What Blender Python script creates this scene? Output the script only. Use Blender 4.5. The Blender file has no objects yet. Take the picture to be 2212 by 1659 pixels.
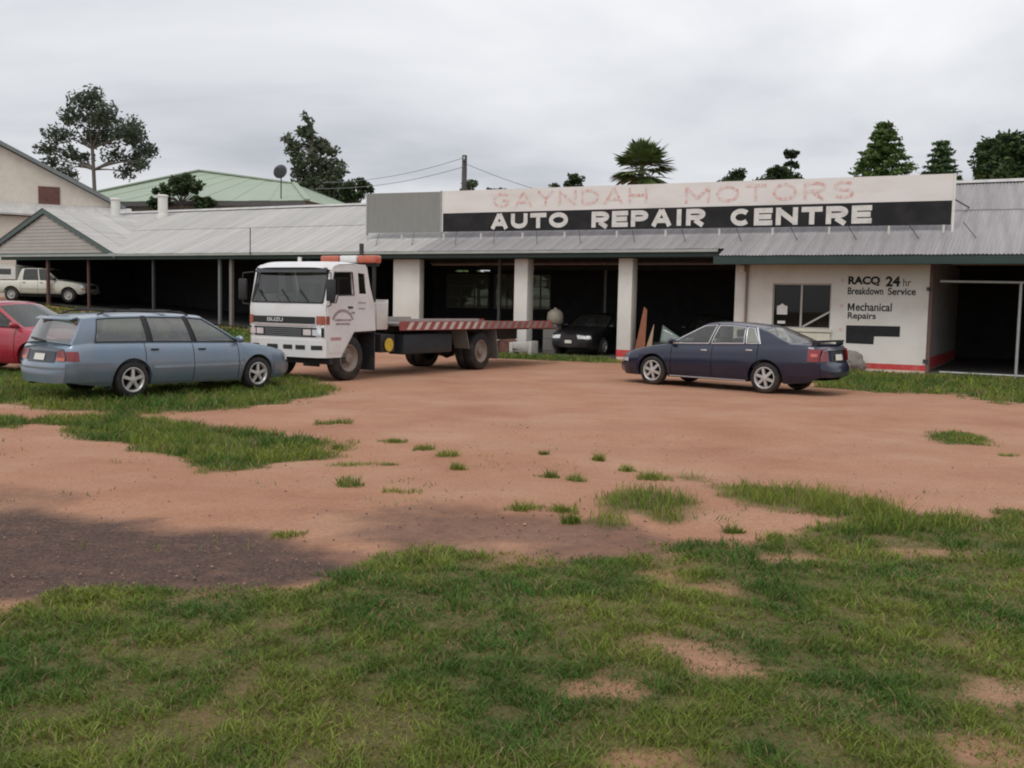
import bpy, bmesh, math, random
import numpy as np
from mathutils import Matrix, Vector, noise as mnoise

R_ = math.radians
S = bpy.context.scene
COL = S.collection
random.seed(7)
rng = np.random.default_rng(11)

# ------------------------------------------------------------------ camera
cam = bpy.data.cameras.new('camera')
cam_o = bpy.data.objects.new('camera', cam)
COL.objects.link(cam_o)
cam.sensor_width = 36.0
cam.lens = 36.0 * 2170.0 / 2212.0
cam.clip_start = 0.1
cam.clip_end = 3000
cam_o.matrix_world = (Matrix.Translation((0, 0, 1.65)) @ Matrix.Rotation(R_(90 - 4.47), 4, 'X')
                      @ Matrix.Rotation(R_(1.2), 4, 'Z'))
S.camera = cam_o
S.render.resolution_x, S.render.resolution_y = 1024, 768

# ------------------------------------------------------------------ sky: overcast cloud deck
SUN_EL, SUN_AZ = 58.0, 205.0            # azimuth of the hidden sun, clockwise from +Y
world = bpy.data.worlds.new('World')
S.world = world
world.use_nodes = True
nt = world.node_tree
nt.nodes.clear()
def wn(t, **k):
    n = nt.nodes.new(t)
    for a, b in k.items():
        setattr(n, a, b)
    return n
wout = wn('ShaderNodeOutputWorld')
wbg = wn('ShaderNodeBackground')
sky = wn('ShaderNodeTexSky', sky_type='NISHITA')
sky.sun_disc = False
sky.sun_elevation = R_(SUN_EL)
sky.sun_rotation = R_(SUN_AZ)
skys = wn('ShaderNodeVectorMath', operation='SCALE')
skys.inputs['Scale'].default_value = 0.10
tc = wn('ShaderNodeTexCoord')
sep = wn('ShaderNodeSeparateXYZ')
zc = wn('ShaderNodeMath', operation='MAXIMUM'); zc.inputs[1].default_value = 0.0
za = wn('ShaderNodeMath', operation='ADD'); za.inputs[1].default_value = 0.22
dx = wn('ShaderNodeMath', operation='DIVIDE'); dy = wn('ShaderNodeMath', operation='DIVIDE')
cmb = wn('ShaderNodeCombineXYZ')
n1 = wn('ShaderNodeTexNoise'); n1.inputs['Scale'].default_value = 0.95
n1.inputs['Detail'].default_value = 6; n1.inputs['Roughness'].default_value = 0.5
n1.inputs['Distortion'].default_value = 0.35
mp = wn('ShaderNodeMapping'); mp.inputs['Location'].default_value = (3.1, 1.7, 0.4)
mp.inputs['Scale'].default_value = (0.75, 1.0, 1.0)
ramp = wn('ShaderNodeValToRGB')
e = ramp.color_ramp.elements
e[0].position = 0.33; e[0].color = (0.45, 0.465, 0.51, 1)
e[1].position = 0.64; e[1].color = (0.86, 0.865, 0.88, 1)
m = ramp.color_ramp.elements.new(0.47); m.color = (0.68, 0.69, 0.72, 1)
# overcast skies brighten steadily towards the zenith
zs = wn('ShaderNodeMath', operation='MULTIPLY_ADD'); zs.inputs[1].default_value = 0.75; zs.inputs[2].default_value = 0.97
cl = wn('ShaderNodeVectorMath', operation='SCALE')
mix = wn('ShaderNodeMix', data_type='RGBA'); mix.inputs['Factor'].default_value = 0.93
L = nt.links.new
L(tc.outputs['Generated'], sep.inputs[0])
L(sep.outputs['Z'], zc.inputs[0]); L(zc.outputs[0], za.inputs[0])
L(sep.outputs['X'], dx.inputs[0]); L(za.outputs[0], dx.inputs[1])
L(sep.outputs['Y'], dy.inputs[0]); L(za.outputs[0], dy.inputs[1])
L(dx.outputs[0], cmb.inputs['X']); L(dy.outputs[0], cmb.inputs['Y'])
L(cmb.outputs[0], mp.inputs['Vector']); L(mp.outputs[0], n1.inputs['Vector'])
L(n1.outputs['Fac'], ramp.inputs['Fac'])
L(zc.outputs[0], zs.inputs[0])
L(ramp.outputs['Color'], cl.inputs[0]); L(zs.outputs[0], cl.inputs['Scale'])
L(sky.outputs[0], skys.inputs[0])
L(skys.outputs[0], mix.inputs['A']); L(cl.outputs[0], mix.inputs['B'])
L(mix.outputs['Result'], wbg.inputs['Color'])
wbg.inputs['Strength'].default_value = 1.0
L(wbg.outputs[0], wout.inputs[0])

sun = bpy.data.lights.new('sun', 'SUN')
sun.energy = 1.2
sun.angle = R_(24)
sun.color = (1.0, 0.965, 0.92)
sun_o = bpy.data.objects.new('sun', sun)
COL.objects.link(sun_o)
az, el = R_(SUN_AZ), R_(SUN_EL)
sdir = Vector((math.sin(az) * math.cos(el), math.cos(az) * math.cos(el), math.sin(el)))
sun_o.rotation_euler = sdir.to_track_quat('Z', 'Y').to_euler()
sun_o.location = sdir * 60

S.view_settings.view_transform = 'Standard'
S.view_settings.look = 'None'
S.view_settings.exposure = 0.0
S.view_settings.gamma = 1.0
S.view_settings.use_curve_mapping = False
S.cycles.filter_width = 2.0
S.cycles.max_bounces = 8
S.cycles.transparent_max_bounces = 12

# ------------------------------------------------------------------ materials
MATS = {}
def mat(name, col=(0.5, 0.5, 0.5), rough=0.6, metal=0.0, var=0.12, scale=4.0, bump=0.0, bscale=60.0,
        coat=0.0, spec=0.5, rnd=0.0, dirt=None, dirt_amt=0.5, dirt_scale=1.5, stretch=(1, 1, 1), sheen=0.0, sub=0.0):
    """principled surface with noise colour variation, optional dirt mottling and per-object tone"""
    if name in MATS:
        return MATS[name]
    m = bpy.data.materials.new(name)
    m.use_nodes = True
    t = m.node_tree
    b = t.nodes['Principled BSDF']
    b.inputs['Roughness'].default_value = rough
    b.inputs['Metallic'].default_value = metal
    b.inputs['Coat Weight'].default_value = coat
    b.inputs['Coat Roughness'].default_value = 0.06
    b.inputs['Specular IOR Level'].default_value = spec
    c = t.nodes.new('ShaderNodeTexCoord')
    mp = t.nodes.new('ShaderNodeMapping'); mp.inputs['Scale'].default_value = stretch
    t.links.new(c.outputs['Object'], mp.inputs[0])
    n = t.nodes.new('ShaderNodeTexNoise'); n.inputs['Scale'].default_value = scale
    n.inputs['Detail'].default_value = 5; n.inputs['Roughness'].default_value = 0.6
    t.links.new(mp.outputs[0], n.inputs['Vector'])
    mr = t.nodes.new('ShaderNodeMapRange')
    mr.inputs['From Min'].default_value = 0.25; mr.inputs['From Max'].default_value = 0.75
    mr.inputs['To Min'].default_value = 1 - var; mr.inputs['To Max'].default_value = 1 + var
    t.links.new(n.outputs['Fac'], mr.inputs['Value'])
    val = mr.outputs['Result']
    if rnd:
        oi = t.nodes.new('ShaderNodeObjectInfo')
        r2 = t.nodes.new('ShaderNodeMapRange')
        r2.inputs['To Min'].default_value = 1 - rnd; r2.inputs['To Max'].default_value = 1 + rnd
        t.links.new(oi.outputs['Random'], r2.inputs['Value'])
        mu = t.nodes.new('ShaderNodeMath'); mu.operation = 'MULTIPLY'
        t.links.new(val, mu.inputs[0]); t.links.new(r2.outputs['Result'], mu.inputs[1])
        val = mu.outputs[0]
    sc = t.nodes.new('ShaderNodeVectorMath'); sc.operation = 'SCALE'
    sc.inputs[0].default_value = col
    t.links.new(val, sc.inputs['Scale'])
    out = sc.outputs[0]
    if dirt:
        n2 = t.nodes.new('ShaderNodeTexNoise'); n2.inputs['Scale'].default_value = dirt_scale
        n2.inputs['Detail'].default_value = 7; n2.inputs['Roughness'].default_value = 0.65
        t.links.new(mp.outputs[0], n2.inputs['Vector'])
        r3 = t.nodes.new('ShaderNodeMapRange')
        r3.inputs['From Min'].default_value = 0.46; r3.inputs['From Max'].default_value = 0.72
        r3.inputs['To Max'].default_value = dirt_amt
        t.links.new(n2.outputs['Fac'], r3.inputs['Value'])
        mx = t.nodes.new('ShaderNodeMix'); mx.data_type = 'RGBA'
        t.links.new(r3.outputs['Result'], mx.inputs['Factor'])
        t.links.new(out, mx.inputs['A'])
        mx.inputs['B'].default_value = (*dirt, 1)
        out = mx.outputs['Result']
    t.links.new(out, b.inputs['Base Color'])
    if bump:
        n3 = t.nodes.new('ShaderNodeTexNoise'); n3.inputs['Scale'].default_value = bscale
        n3.inputs['Detail'].default_value = 4
        t.links.new(mp.outputs[0], n3.inputs['Vector'])
        bp = t.nodes.new('ShaderNodeBump'); bp.inputs['Strength'].default_value = bump
        bp.inputs['Distance'].default_value = 0.02
        t.links.new(n3.outputs['Fac'], bp.inputs['Height'])
        t.links.new(bp.outputs[0], b.inputs['Normal'])
    MATS[name] = m
    return m

def glass(name, tint=(0.45, 0.5, 0.48), rough=0.02, dust=0.08, refl=0.085):
    if name in MATS:
        return MATS[name]
    m = bpy.data.materials.new(name); m.use_nodes = True
    t = m.node_tree; t.nodes.clear()
    o = t.nodes.new('ShaderNodeOutputMaterial')
    tr = t.nodes.new('ShaderNodeBsdfTransparent'); tr.inputs[0].default_value = (*tint, 1)
    gl = t.nodes.new('ShaderNodeBsdfGlossy'); gl.inputs['Roughness'].default_value = rough
    df = t.nodes.new('ShaderNodeBsdfDiffuse'); df.inputs[0].default_value = (0.45, 0.43, 0.4, 1)
    lw = t.nodes.new('ShaderNodeLayerWeight'); lw.inputs[0].default_value = 0.5
    pw = t.nodes.new('ShaderNodeMath'); pw.operation = 'POWER'; pw.inputs[1].default_value = 4.5
    t.links.new(lw.outputs['Facing'], pw.inputs[0])
    fr = t.nodes.new('ShaderNodeMath'); fr.operation = 'MULTIPLY_ADD'; fr.inputs[1].default_value = 0.9; fr.inputs[2].default_value = refl
    t.links.new(pw.outputs[0], fr.inputs[0])
    a = t.nodes.new('ShaderNodeMixShader'); b = t.nodes.new('ShaderNodeMixShader')
    t.links.new(fr.outputs[0], a.inputs[0]); t.links.new(tr.outputs[0], a.inputs[1]); t.links.new(gl.outputs[0], a.inputs[2])
    b.inputs[0].default_value = dust
    t.links.new(a.outputs[0], b.inputs[1]); t.links.new(df.outputs[0], b.inputs[2])
    t.links.new(b.outputs[0], o.inputs[0])
    MATS[name] = m
    return m

def leafmat(name, col, var=0.35, trans=0.35):
    """leaf surface: colour from the 'tint' attribute, thin and slightly translucent"""
    if name in MATS:
        return MATS[name]
    m = bpy.data.materials.new(name); m.use_nodes = True
    t = m.node_tree; t.nodes.clear()
    o = t.nodes.new('ShaderNodeOutputMaterial')
    at = t.nodes.new('ShaderNodeAttribute'); at.attribute_name = 'tint'
    mu = t.nodes.new('ShaderNodeMix'); mu.data_type = 'RGBA'; mu.blend_type = 'MULTIPLY'
    mu.inputs['Factor'].default_value = 1.0
    mu.inputs['A'].default_value = (*col, 1)
    t.links.new(at.outputs['Color'], mu.inputs['B'])
    d = t.nodes.new('ShaderNodeBsdfPrincipled'); d.inputs['Roughness'].default_value = 0.55
    d.inputs['Specular IOR Level'].default_value = 0.25
    tr = t.nodes.new('ShaderNodeBsdfTranslucent')
    mx = t.nodes.new('ShaderNodeMixShader'); mx.inputs[0].default_value = trans
    t.links.new(mu.outputs['Result'], d.inputs['Base Color']); t.links.new(mu.outputs['Result'], tr.inputs[0])
    t.links.new(d.outputs[0], mx.inputs[1]); t.links.new(tr.outputs[0], mx.inputs[2])
    t.links.new(mx.outputs[0], o.inputs[0])
    MATS[name] = m
    return m

white_paint = mat('white_paint', (0.675, 0.665, 0.615), 0.7, var=0.05, scale=1.2, bump=0.15, bscale=25, dirt=(0.48, 0.44, 0.38), dirt_amt=0.45, dirt_scale=0.9)
sign_white = mat('sign_white', (0.73, 0.70, 0.67), 0.7, var=0.04, scale=1.0, dirt=(0.52, 0.47, 0.42), dirt_amt=0.4, dirt_scale=1.1, stretch=(0.5, 1, 1.6))
sign_black = mat('sign_black', (0.018, 0.018, 0.019), 0.75, var=0.25, scale=2, spec=0.25, dirt=(0.07, 0.065, 0.06), dirt_amt=0.3, dirt_scale=1.0)
sign_letter = mat('letter_white', (0.66, 0.64, 0.60), 0.7, var=0.06, scale=3, dirt=(0.35, 0.33, 0.31), dirt_amt=0.5, dirt_scale=4)
black_paint = mat('black_paint', (0.022, 0.023, 0.024), 0.75, var=0.3, scale=5, spec=0.25)
red_paint = mat('red_stripe', (0.50, 0.045, 0.045), 0.7, var=0.15, scale=3, dirt=(0.42, 0.25, 0.2), dirt_amt=0.5, dirt_scale=3)
green_trim = mat('dark_green_trim', (0.020, 0.045, 0.038), 0.6, var=0.2, scale=2)
roof_pale = mat('roof_iron_pale', (0.43, 0.415, 0.39), 0.6, metal=0.0, var=0.16, scale=1.2, rnd=0.07, stretch=(3.5, 0.35, 1), dirt=(0.27, 0.255, 0.25), dirt_amt=0.55, dirt_scale=0.8)
roof_grey = mat('roof_iron_grey', (0.285, 0.265, 0.262), 0.6, metal=0.0, var=0.22, scale=1.2, rnd=0.10, stretch=(3.5, 0.35, 1), dirt=(0.16, 0.145, 0.145), dirt_amt=0.7, dirt_scale=0.9)
roof_green = mat('roof_iron_green', (0.30, 0.36, 0.27), 0.55, var=0.06, scale=0.6, dirt=(0.33, 0.36, 0.29), dirt_amt=0.5)
grey_panel = mat('grey_fibro', (0.235, 0.24, 0.225), 0.8, var=0.10, scale=2.5, stretch=(4, 1, 0.4))
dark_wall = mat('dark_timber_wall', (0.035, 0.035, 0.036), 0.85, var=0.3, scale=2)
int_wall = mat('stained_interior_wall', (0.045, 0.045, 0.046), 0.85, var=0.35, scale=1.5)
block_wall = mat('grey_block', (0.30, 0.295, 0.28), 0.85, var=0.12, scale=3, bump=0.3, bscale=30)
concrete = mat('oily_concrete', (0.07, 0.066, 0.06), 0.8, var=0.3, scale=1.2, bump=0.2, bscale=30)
steel_grey = mat('galv_steel', (0.36, 0.37, 0.36), 0.5, metal=0.3, var=0.12, scale=6)
dark_steel = mat('dark_steel', (0.045, 0.047, 0.05), 0.6, metal=0.2, var=0.25, scale=5)
rust_post = mat('rust_red_post', (0.10, 0.055, 0.045), 0.8, var=0.3, scale=6)
rubber = mat('tyre_rubber', (0.022, 0.021, 0.021), 0.8, var=0.25, scale=14, bump=0.2, bscale=90, spec=0.3, dirt=(0.12, 0.085, 0.06), dirt_amt=0.5, dirt_scale=4)
alloy = mat('alloy_silver', (0.56, 0.555, 0.54), 0.38, metal=0.55, var=0.08, scale=8, dirt=(0.28, 0.22, 0.17), dirt_amt=0.35, dirt_scale=6)
black_plastic = mat('black_plastic', (0.02, 0.02, 0.021), 0.5, var=0.2, scale=8)
under_dark = mat('underbody_black', (0.012, 0.012, 0.012), 0.9, var=0.3, scale=6, spec=0.15)
interior_grey = mat('cabin_cloth_grey', (0.16, 0.165, 0.165), 0.9, var=0.15, scale=10)
chrome = mat('bright_trim', (0.72, 0.72, 0.72), 0.22, metal=0.9, var=0.03)
lamp_red = mat('lamp_red', (0.20, 0.010, 0.014), 0.2, var=0.2, scale=8, coat=0.6)
lamp_amber = mat('lamp_amber', (0.50, 0.115, 0.06), 0.3, var=0.15, scale=6, coat=0.5)
lamp_clear = mat('lamp_clear', (0.74, 0.74, 0.74), 0.12, metal=0.35, var=0.12, scale=12, coat=0.8)
plate_white = mat('plate_white', (0.66, 0.66, 0.60), 0.5, var=0.05)
car_glass = glass('car_glass', (0.40, 0.46, 0.43), dust=0.07)
dark_glass = glass('dark_glass', (0.10, 0.11, 0.12), dust=0.03)
pane_glass = glass('office_glass', (0.30, 0.28, 0.27), dust=0.015, refl=0.03)

# ------------------------------------------------------------------ mesh helpers
def link(o, parent=None):
    COL.objects.link(o)
    if parent is not None:
        o.parent = parent
    return o

def tag(o, label=None, cat=None, group=None, kind=None):
    if label: o['label'] = label
    if cat: o['category'] = cat
    if group: o['group'] = group
    if kind: o['kind'] = kind
    return o

def thing(name, label, cat, loc=(0, 0, 0), rz=0.0, group=None):
    o = bpy.data.objects.new(name, None)
    o.empty_display_size = 0.2
    link(o)
    o.location = loc
    o.rotation_euler = (0, 0, rz)
    return tag(o, label, cat, group)

class MB:
    """collects faces and builds ONE mesh object"""
    def __init__(self):
        self.v, self.f = [], []
    def add(self, vs, fs):
        k = len(self.v)
        self.v += [tuple(map(float, p)) for p in vs]
        self.f += [tuple(i + k for i in f) for f in fs]
        return self
    def box(self, x0, x1, y0, y1, z0, z1):
        vs = [(x0, y0, z0), (x1, y0, z0), (x1, y1, z0), (x0, y1, z0), (x0, y0, z1), (x1, y0, z1), (x1, y1, z1), (x0, y1, z1)]
        return self.add(vs, [(0, 3, 2, 1), (4, 5, 6, 7), (0, 1, 5, 4), (1, 2, 6, 5), (2, 3, 7, 6), (3, 0, 4, 7)])
    def tube(self, a, b, r0, r1=None, n=8, caps=True):
        a, b = Vector(a), Vector(b)
        r1 = r0 if r1 is None else r1
        d = (b - a).normalized()
        x = d.orthogonal().normalized(); y = d.cross(x)
        vs = []
        for p, r in ((a, r0), (b, r1)):
            for i in range(n):
                t = 2 * math.pi * i / n
                vs.append(p + x * (r * math.cos(t)) + y * (r * math.sin(t)))
        fs = [(i, (i + 1) % n, n + (i + 1) % n, n + i) for i in range(n)]
        if caps:
            fs += [tuple(range(n - 1, -1, -1)), tuple(range(n, 2 * n))]
        return self.add(vs, fs)
    def path(self, pts, rad, n=8):
        for i in range(len(pts) - 1):
            r0 = rad[i] if isinstance(rad, (list, tuple)) else rad
            r1 = rad[i + 1] if isinstance(rad, (list, tuple)) else rad
            self.tube(pts[i], pts[i + 1], r0, r1, n)
        return self
    def beam(self, a, b, w, h):
        """rectangular bar from a to b, w across, h high"""
        a, b = Vector(a), Vector(b)
        d = (b - a).normalized()
        up = Vector((0, 0, 1)) if abs(d.z) < 0.95 else Vector((0, 1, 0))
        x = d.cross(up).normalized(); y = x.cross(d)
        vs = []
        for p in (a, b):
            for sx, sy in ((-1, -1), (1, -1), (1, 1), (-1, 1)):
                vs.append(p + x * (sx * w / 2) + y * (sy * h / 2))
        return self.add(vs, [(0, 1, 2, 3), (7, 6, 5, 4), (0, 4, 5, 1), (1, 5, 6, 2), (2, 6, 7, 3), (3, 7, 4, 0)])
    def grid(self, fn, nu, nv, flip=False):
        k = len(self.v)
        for i in range(nu + 1):
            for j in range(nv + 1):
                self.v.append(tuple(map(float, fn(i / nu, j / nv))))
        for i in range(nu):
            for j in range(nv):
                q = (k + i * (nv + 1) + j, k + (i + 1) * (nv + 1) + j, k + (i + 1) * (nv + 1) + j + 1, k + i * (nv + 1) + j + 1)
                self.f.append(q[::-1] if flip else q)
        return self
    def lathe(self, prof, axis='y', n=28, c=(0, 0, 0)):
        """prof = [(radius, offset along axis)]"""
        k = len(self.v)
        for r, o in prof:
            for i in range(n):
                t = 2 * math.pi * i / n
                p = (r * math.cos(t), o, r * math.sin(t)) if axis == 'y' else (r * math.cos(t), r * math.sin(t), o)
                self.v.append((p[0] + c[0], p[1] + c[1], p[2] + c[2]))
        for a in range(len(prof) - 1):
            for i in range(n):
                self.f.append((k + a * n + i, k + a * n + (i + 1) % n, k + (a + 1) * n + (i + 1) % n, k + (a + 1) * n + i))
        return self
    def poly(self, pts):
        return self.add(pts, [tuple(range(len(pts)))])
    def prism(self, pts, d):
        """polygon pts extruded by vector d"""
        n = len(pts)
        vs = list(pts) + [(p[0] + d[0], p[1] + d[1], p[2] + d[2]) for p in pts]
        fs = [tuple(range(n)), tuple(range(2 * n - 1, n - 1, -1))] + [(i, n + i, n + (i + 1) % n, (i + 1) % n) for i in range(n)]
        return self.add(vs, fs)
    def mesh(self, name, m, smooth=None, merge=False, bevel=0.0, seg=2):
        me = bpy.data.meshes.new(name)
        me.from_pydata(self.v, [], self.f)
        if merge or bevel:
            bm = bmesh.new(); bm.from_mesh(me)
            if merge:
                bmesh.ops.remove_doubles(bm, verts=bm.verts, dist=1e-4)
            bmesh.ops.recalc_face_normals(bm, faces=bm.faces)
            if bevel:
                ed = [x for x in bm.edges if len(x.link_faces) == 2 and x.calc_face_angle(0) > 0.5]
                bmesh.ops.bevel(bm, geom=ed, offset=bevel, segments=seg, profile=0.5, affect='EDGES', clamp_overlap=True)
            bm.to_mesh(me); bm.free()
        me.materials.append(m)
        if smooth is not None:
            me.polygons.foreach_set('use_smooth', [True] * len(me.polygons))
            me.set_sharp_from_angle(angle=R_(smooth))
        me.update()
        return me
    def build(self, name, m, parent=None, **k):
        o = bpy.data.objects.new(name, self.mesh(name, m, **k))
        return link(o, parent)

def box(name, m, parent, x0, x1, y0, y1, z0, z1, bevel=0.0, **k):
    return MB().box(x0, x1, y0, y1, z0, z1).build(name, m, parent, bevel=bevel, smooth=40 if bevel else None, **k)

def curve_mesh(splines, extr=0.0, bev=0.0):
    cu = bpy.data.curves.new('tmp', 'CURVE'); cu.dimensions = '2D'; cu.fill_mode = 'BOTH'
    cu.extrude = extr; cu.bevel_depth = bev; cu.bevel_resolution = 1
    for s in splines:
        sp = cu.splines.new('POLY'); sp.points.add(len(s) - 1); sp.use_cyclic_u = True
        for p, q in zip(sp.points, s):
            p.co = (q[0], q[1], 0, 1)
    ob = bpy.data.objects.new('tmp', cu); COL.objects.link(ob)
    dg = bpy.context.evaluated_depsgraph_get(); dg.update()
    me = bpy.data.meshes.new_from_object(ob.evaluated_get(dg))
    bpy.data.objects.remove(ob); bpy.data.curves.remove(cu)
    return me

def plate(name, m, parent, outer, holes=(), thick=0.03, mtx=Matrix(), bev=0.0):
    """flat plate with openings; outline in (a,b), placed by mtx (z = plate normal)"""
    me = curve_mesh([outer] + list(holes), thick / 2 - bev, bev)
    me.name = name
    me.transform(mtx)
    me.materials.clear(); me.materials.append(m)
    return link(bpy.data.objects.new(name, me), parent)

XZ = Matrix(((1, 0, 0, 0), (0, 0, -1, 0), (0, 1, 0, 0), (0, 0, 0, 1)))      # (a,b) -> x,z  normal -> -y

def text_obj(name, s, m, parent, x0, x1, z0, z1, y, bold=0.0, flip=1):
    """flat painted lettering fitted to the box x0..x1, z0..z1 on a wall facing -y"""
    cu = bpy.data.curves.new('tmp', 'FONT'); cu.body = s; cu.offset = bold; cu.resolution_u = 4
    ob = bpy.data.objects.new('tmp', cu); COL.objects.link(ob)
    dg = bpy.context.evaluated_depsgraph_get(); dg.update()
    me = bpy.data.meshes.new_from_object(ob.evaluated_get(dg))
    bpy.data.objects.remove(ob); bpy.data.curves.remove(cu)
    n = len(me.vertices)
    co = np.empty(n * 3); me.vertices.foreach_get('co', co); co = co.reshape(-1, 3)
    mn, mx = co.min(0), co.max(0)
    new = np.empty_like(co)
    new[:, 0] = x0 + (co[:, 0] - mn[0]) / (mx[0] - mn[0]) * (x1 - x0)
    new[:, 1] = y
    new[:, 2] = z0 + (co[:, 1] - mn[1]) / (mx[1] - mn[1]) * (z1 - z0)
    me.vertices.foreach_set('co', new.ravel())
    me.name = name
    me.materials.clear(); me.materials.append(m)
    me.update()
    return link(bpy.data.objects.new(name, me), parent)

def letter_m(name, m, parent, x0, x1, z0, z1, y, st=0.24):
    w = x1 - x0
    def pt(a, b): return (x0 + a * w, y, z0 + b * (z1 - z0))
    v = [pt(0, 0), pt(0, 1), pt(st * 1.05, 1), pt(.5, .42), pt(1 - st * 1.05, 1), pt(1, 1), pt(1, 0), pt(1 - st, 0), pt(1 - st, .58), pt(.5, .02), pt(st, .58), pt(st, 0)]
    return MB().add(v, [(0, 11, 10, 1), (1, 10, 2), (2, 10, 9, 3), (3, 9, 8, 4), (4, 8, 5), (5, 8, 7, 6)]).build(name, m, parent)

def ribbon(mb, pts, th, y, close=False):
    P = [Vector(p) for p in pts]; n = len(P); Lp, Rp = [], []
    for i in range(n):
        a = P[i - 1] if (i > 0 or close) else None
        b = P[(i + 1) % n] if (i < n - 1 or close) else None
        d0 = (P[i] - a).normalized() if a is not None else None
        d1 = (b - P[i]).normalized() if b is not None else None
        if d0 is None: d0 = d1
        if d1 is None: d1 = d0
        n0 = Vector((-d0.y, d0.x)); n1 = Vector((-d1.y, d1.x))
        m_ = (n0 + n1)
        m_ = m_.normalized() if m_.length > 1e-6 else n0
        k = th / max(m_.dot(n0), .45)
        Lp.append(P[i] + m_ * k); Rp.append(P[i] - m_ * k)
    v = [(p.x, y, p.y) for p in Lp] + [(p.x, y, p.y) for p in Rp]
    f = [(i, i + 1, n + i + 1, n + i) for i in range(n - 1)]
    if close: f.append((n - 1, 0, n, 2 * n - 1))
    mb.add(v, f)

def arc(cx, cz, rx, rz, a0, a1, n=14):
    return [(cx + rx * math.cos(R_(a0 + (a1 - a0) * k / n)), cz + rz * math.sin(R_(a0 + (a1 - a0) * k / n))) for k in range(n + 1)]

def stroke_letter(ch, m, parent, x0, x1, z0, z1, y, th):
    t = th; W_ = x1 - x0 - 2 * t; H_ = z1 - z0 - 2 * t
    def q(pts): return [(x0 + t + a * W_, z0 + t + b * H_) for a, b in pts]
    ey = t / H_; ex = t / W_
    lo, hi = -ey, 1 + ey
    lx, rx_ = -ex, 1 + ex
    S = []
    if ch == 'A': S = [([(0, lo), (.5 - ex * .1, hi)], 0), ([(1, lo), (.5 + ex * .1, hi)], 0), ([(.16, .27), (.84, .27)], 0)]
    elif ch == 'U': S = [([(0, hi), (0, .42)] + arc(.5, .42, .5, .42, 180, 360)[1:-1] + [(1, .42), (1, hi)], 0)]
    elif ch == 'T': S = [([(lx, 1), (rx_, 1)], 0), ([(.5, 1 - ey), (.5, lo)], 0)]
    elif ch == 'O': S = [(arc(.5, .5, .5, .5, 0, 360, 28)[:-1], 1)]
    elif ch == 'I': S = [([(.5, lo), (.5, hi)], 0)]
    elif ch in 'RP':
        S = [([(0, lo), (0, hi)], 0), ([(ex, 1), (.55, 1)] + arc(.55, .73, .45, .27, 90, -90)[1:-1] + [(.55, .46), (ex, .46)], 0)]
        if ch == 'R': S.append(([(.45, .46 - ey), (1, lo)], 0))
    elif ch == 'E': S = [([(0, lo), (0, hi)], 0)] + [([(ex, b), (rx_ - (0 if b != .5 else .08), b)], 0) for b in (0, .5, 1)]
    elif ch == 'C': S = [(arc(.52, .5, .52, .5, 42, 318, 24), 0)]
    elif ch == 'G': S = [(arc(.52, .5, .52, .5, 42, 335, 24), 0), ([(.55, .46), (rx_, .46)], 0)]
    elif ch == 'N': S = [([(0, lo), (0, hi)], 0), ([(1, lo), (1, hi)], 0), ([(.02, hi - ey), (.98, lo + ey)], 0)]
    elif ch == 'H': S = [([(0, lo), (0, hi)], 0), ([(1, lo), (1, hi)], 0), ([(ex, .5), (1 - ex, .5)], 0)]
    elif ch == 'Y': S = [([(0, hi), (.5, .45)], 0), ([(1, hi), (.5, .45)], 0), ([(.5, .48), (.5, lo)], 0)]
    elif ch == 'D': S = [([(0, lo), (0, hi)], 0), ([(ex, 1), (.4, 1)] + arc(.4, .5, .6, .5, 90, -90, 18)[1:-1] + [(.4, 0), (ex, 0)], 0)]
    elif ch == 'S': S = [(arc(.5, .75, .46, .25, 30, 270, 14) + arc(.5, .25, .46, .25, 90, -150, 14)[1:], 0)]
    elif ch == 'M': S = [([(0, lo), (0, hi)], 0), ([(1, lo), (1, hi)], 0), ([(.03, hi - ey), (.5, .22)], 0), ([(.97, hi - ey), (.5, .22)], 0)]
    mb = MB()
    for k, (pts, cl) in enumerate(S):
        ribbon(mb, q(pts), t, y - .0007 * k, bool(cl))
    return mb.build('letter', m, parent)

def np_mesh(name, verts, faces_flat, fsize, m, parent=None, tint=None):
    me = bpy.data.meshes.new(name)
    nf = len(faces_flat) // fsize
    me.vertices.add(len(verts)); me.vertices.foreach_set('co', np.asarray(verts, dtype=np.float32).ravel())
    me.loops.add(len(faces_flat)); me.loops.foreach_set('vertex_index', np.asarray(faces_flat, dtype=np.int32))
    me.polygons.add(nf)
    me.polygons.foreach_set('loop_start', np.arange(0, nf * fsize, fsize, dtype=np.int32))
    me.polygons.foreach_set('loop_total', np.full(nf, fsize, dtype=np.int32))
    if tint is not None:
        a = me.color_attributes.new('tint', 'FLOAT_COLOR', 'POINT')
        rgba = np.ones((len(verts), 4), dtype=np.float32); rgba[:, :3] = tint
        a.data.foreach_set('color', rgba.ravel())
    me.materials.append(m)
    me.update(calc_edges=True)
    me.validate()
    return link(bpy.data.objects.new(name, me), parent)

# ------------------------------------------------------------------ workshop frame
O = np.array([3.57, 32.58]); U = np.array([0.8785, -0.4777]); V = np.array([0.4777, 0.8785])
BROT = math.atan2(U[1], U[0])
def bw(u, v, z=0.0):
    p = O + U * u + V * v
    return (float(p[0]), float(p[1]), z)
def to_uv(x, y):
    x = np.asarray(x) - O[0]; y = np.asarray(y) - O[1]
    return x * U[0] + y * U[1], x * V[0] + y * V[1]
def sstep(a, b, x):
    t = np.clip((np.asarray(x, dtype=float) - a) / (b - a), 0, 1)
    return t * t * (3 - 2 * t)

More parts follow.
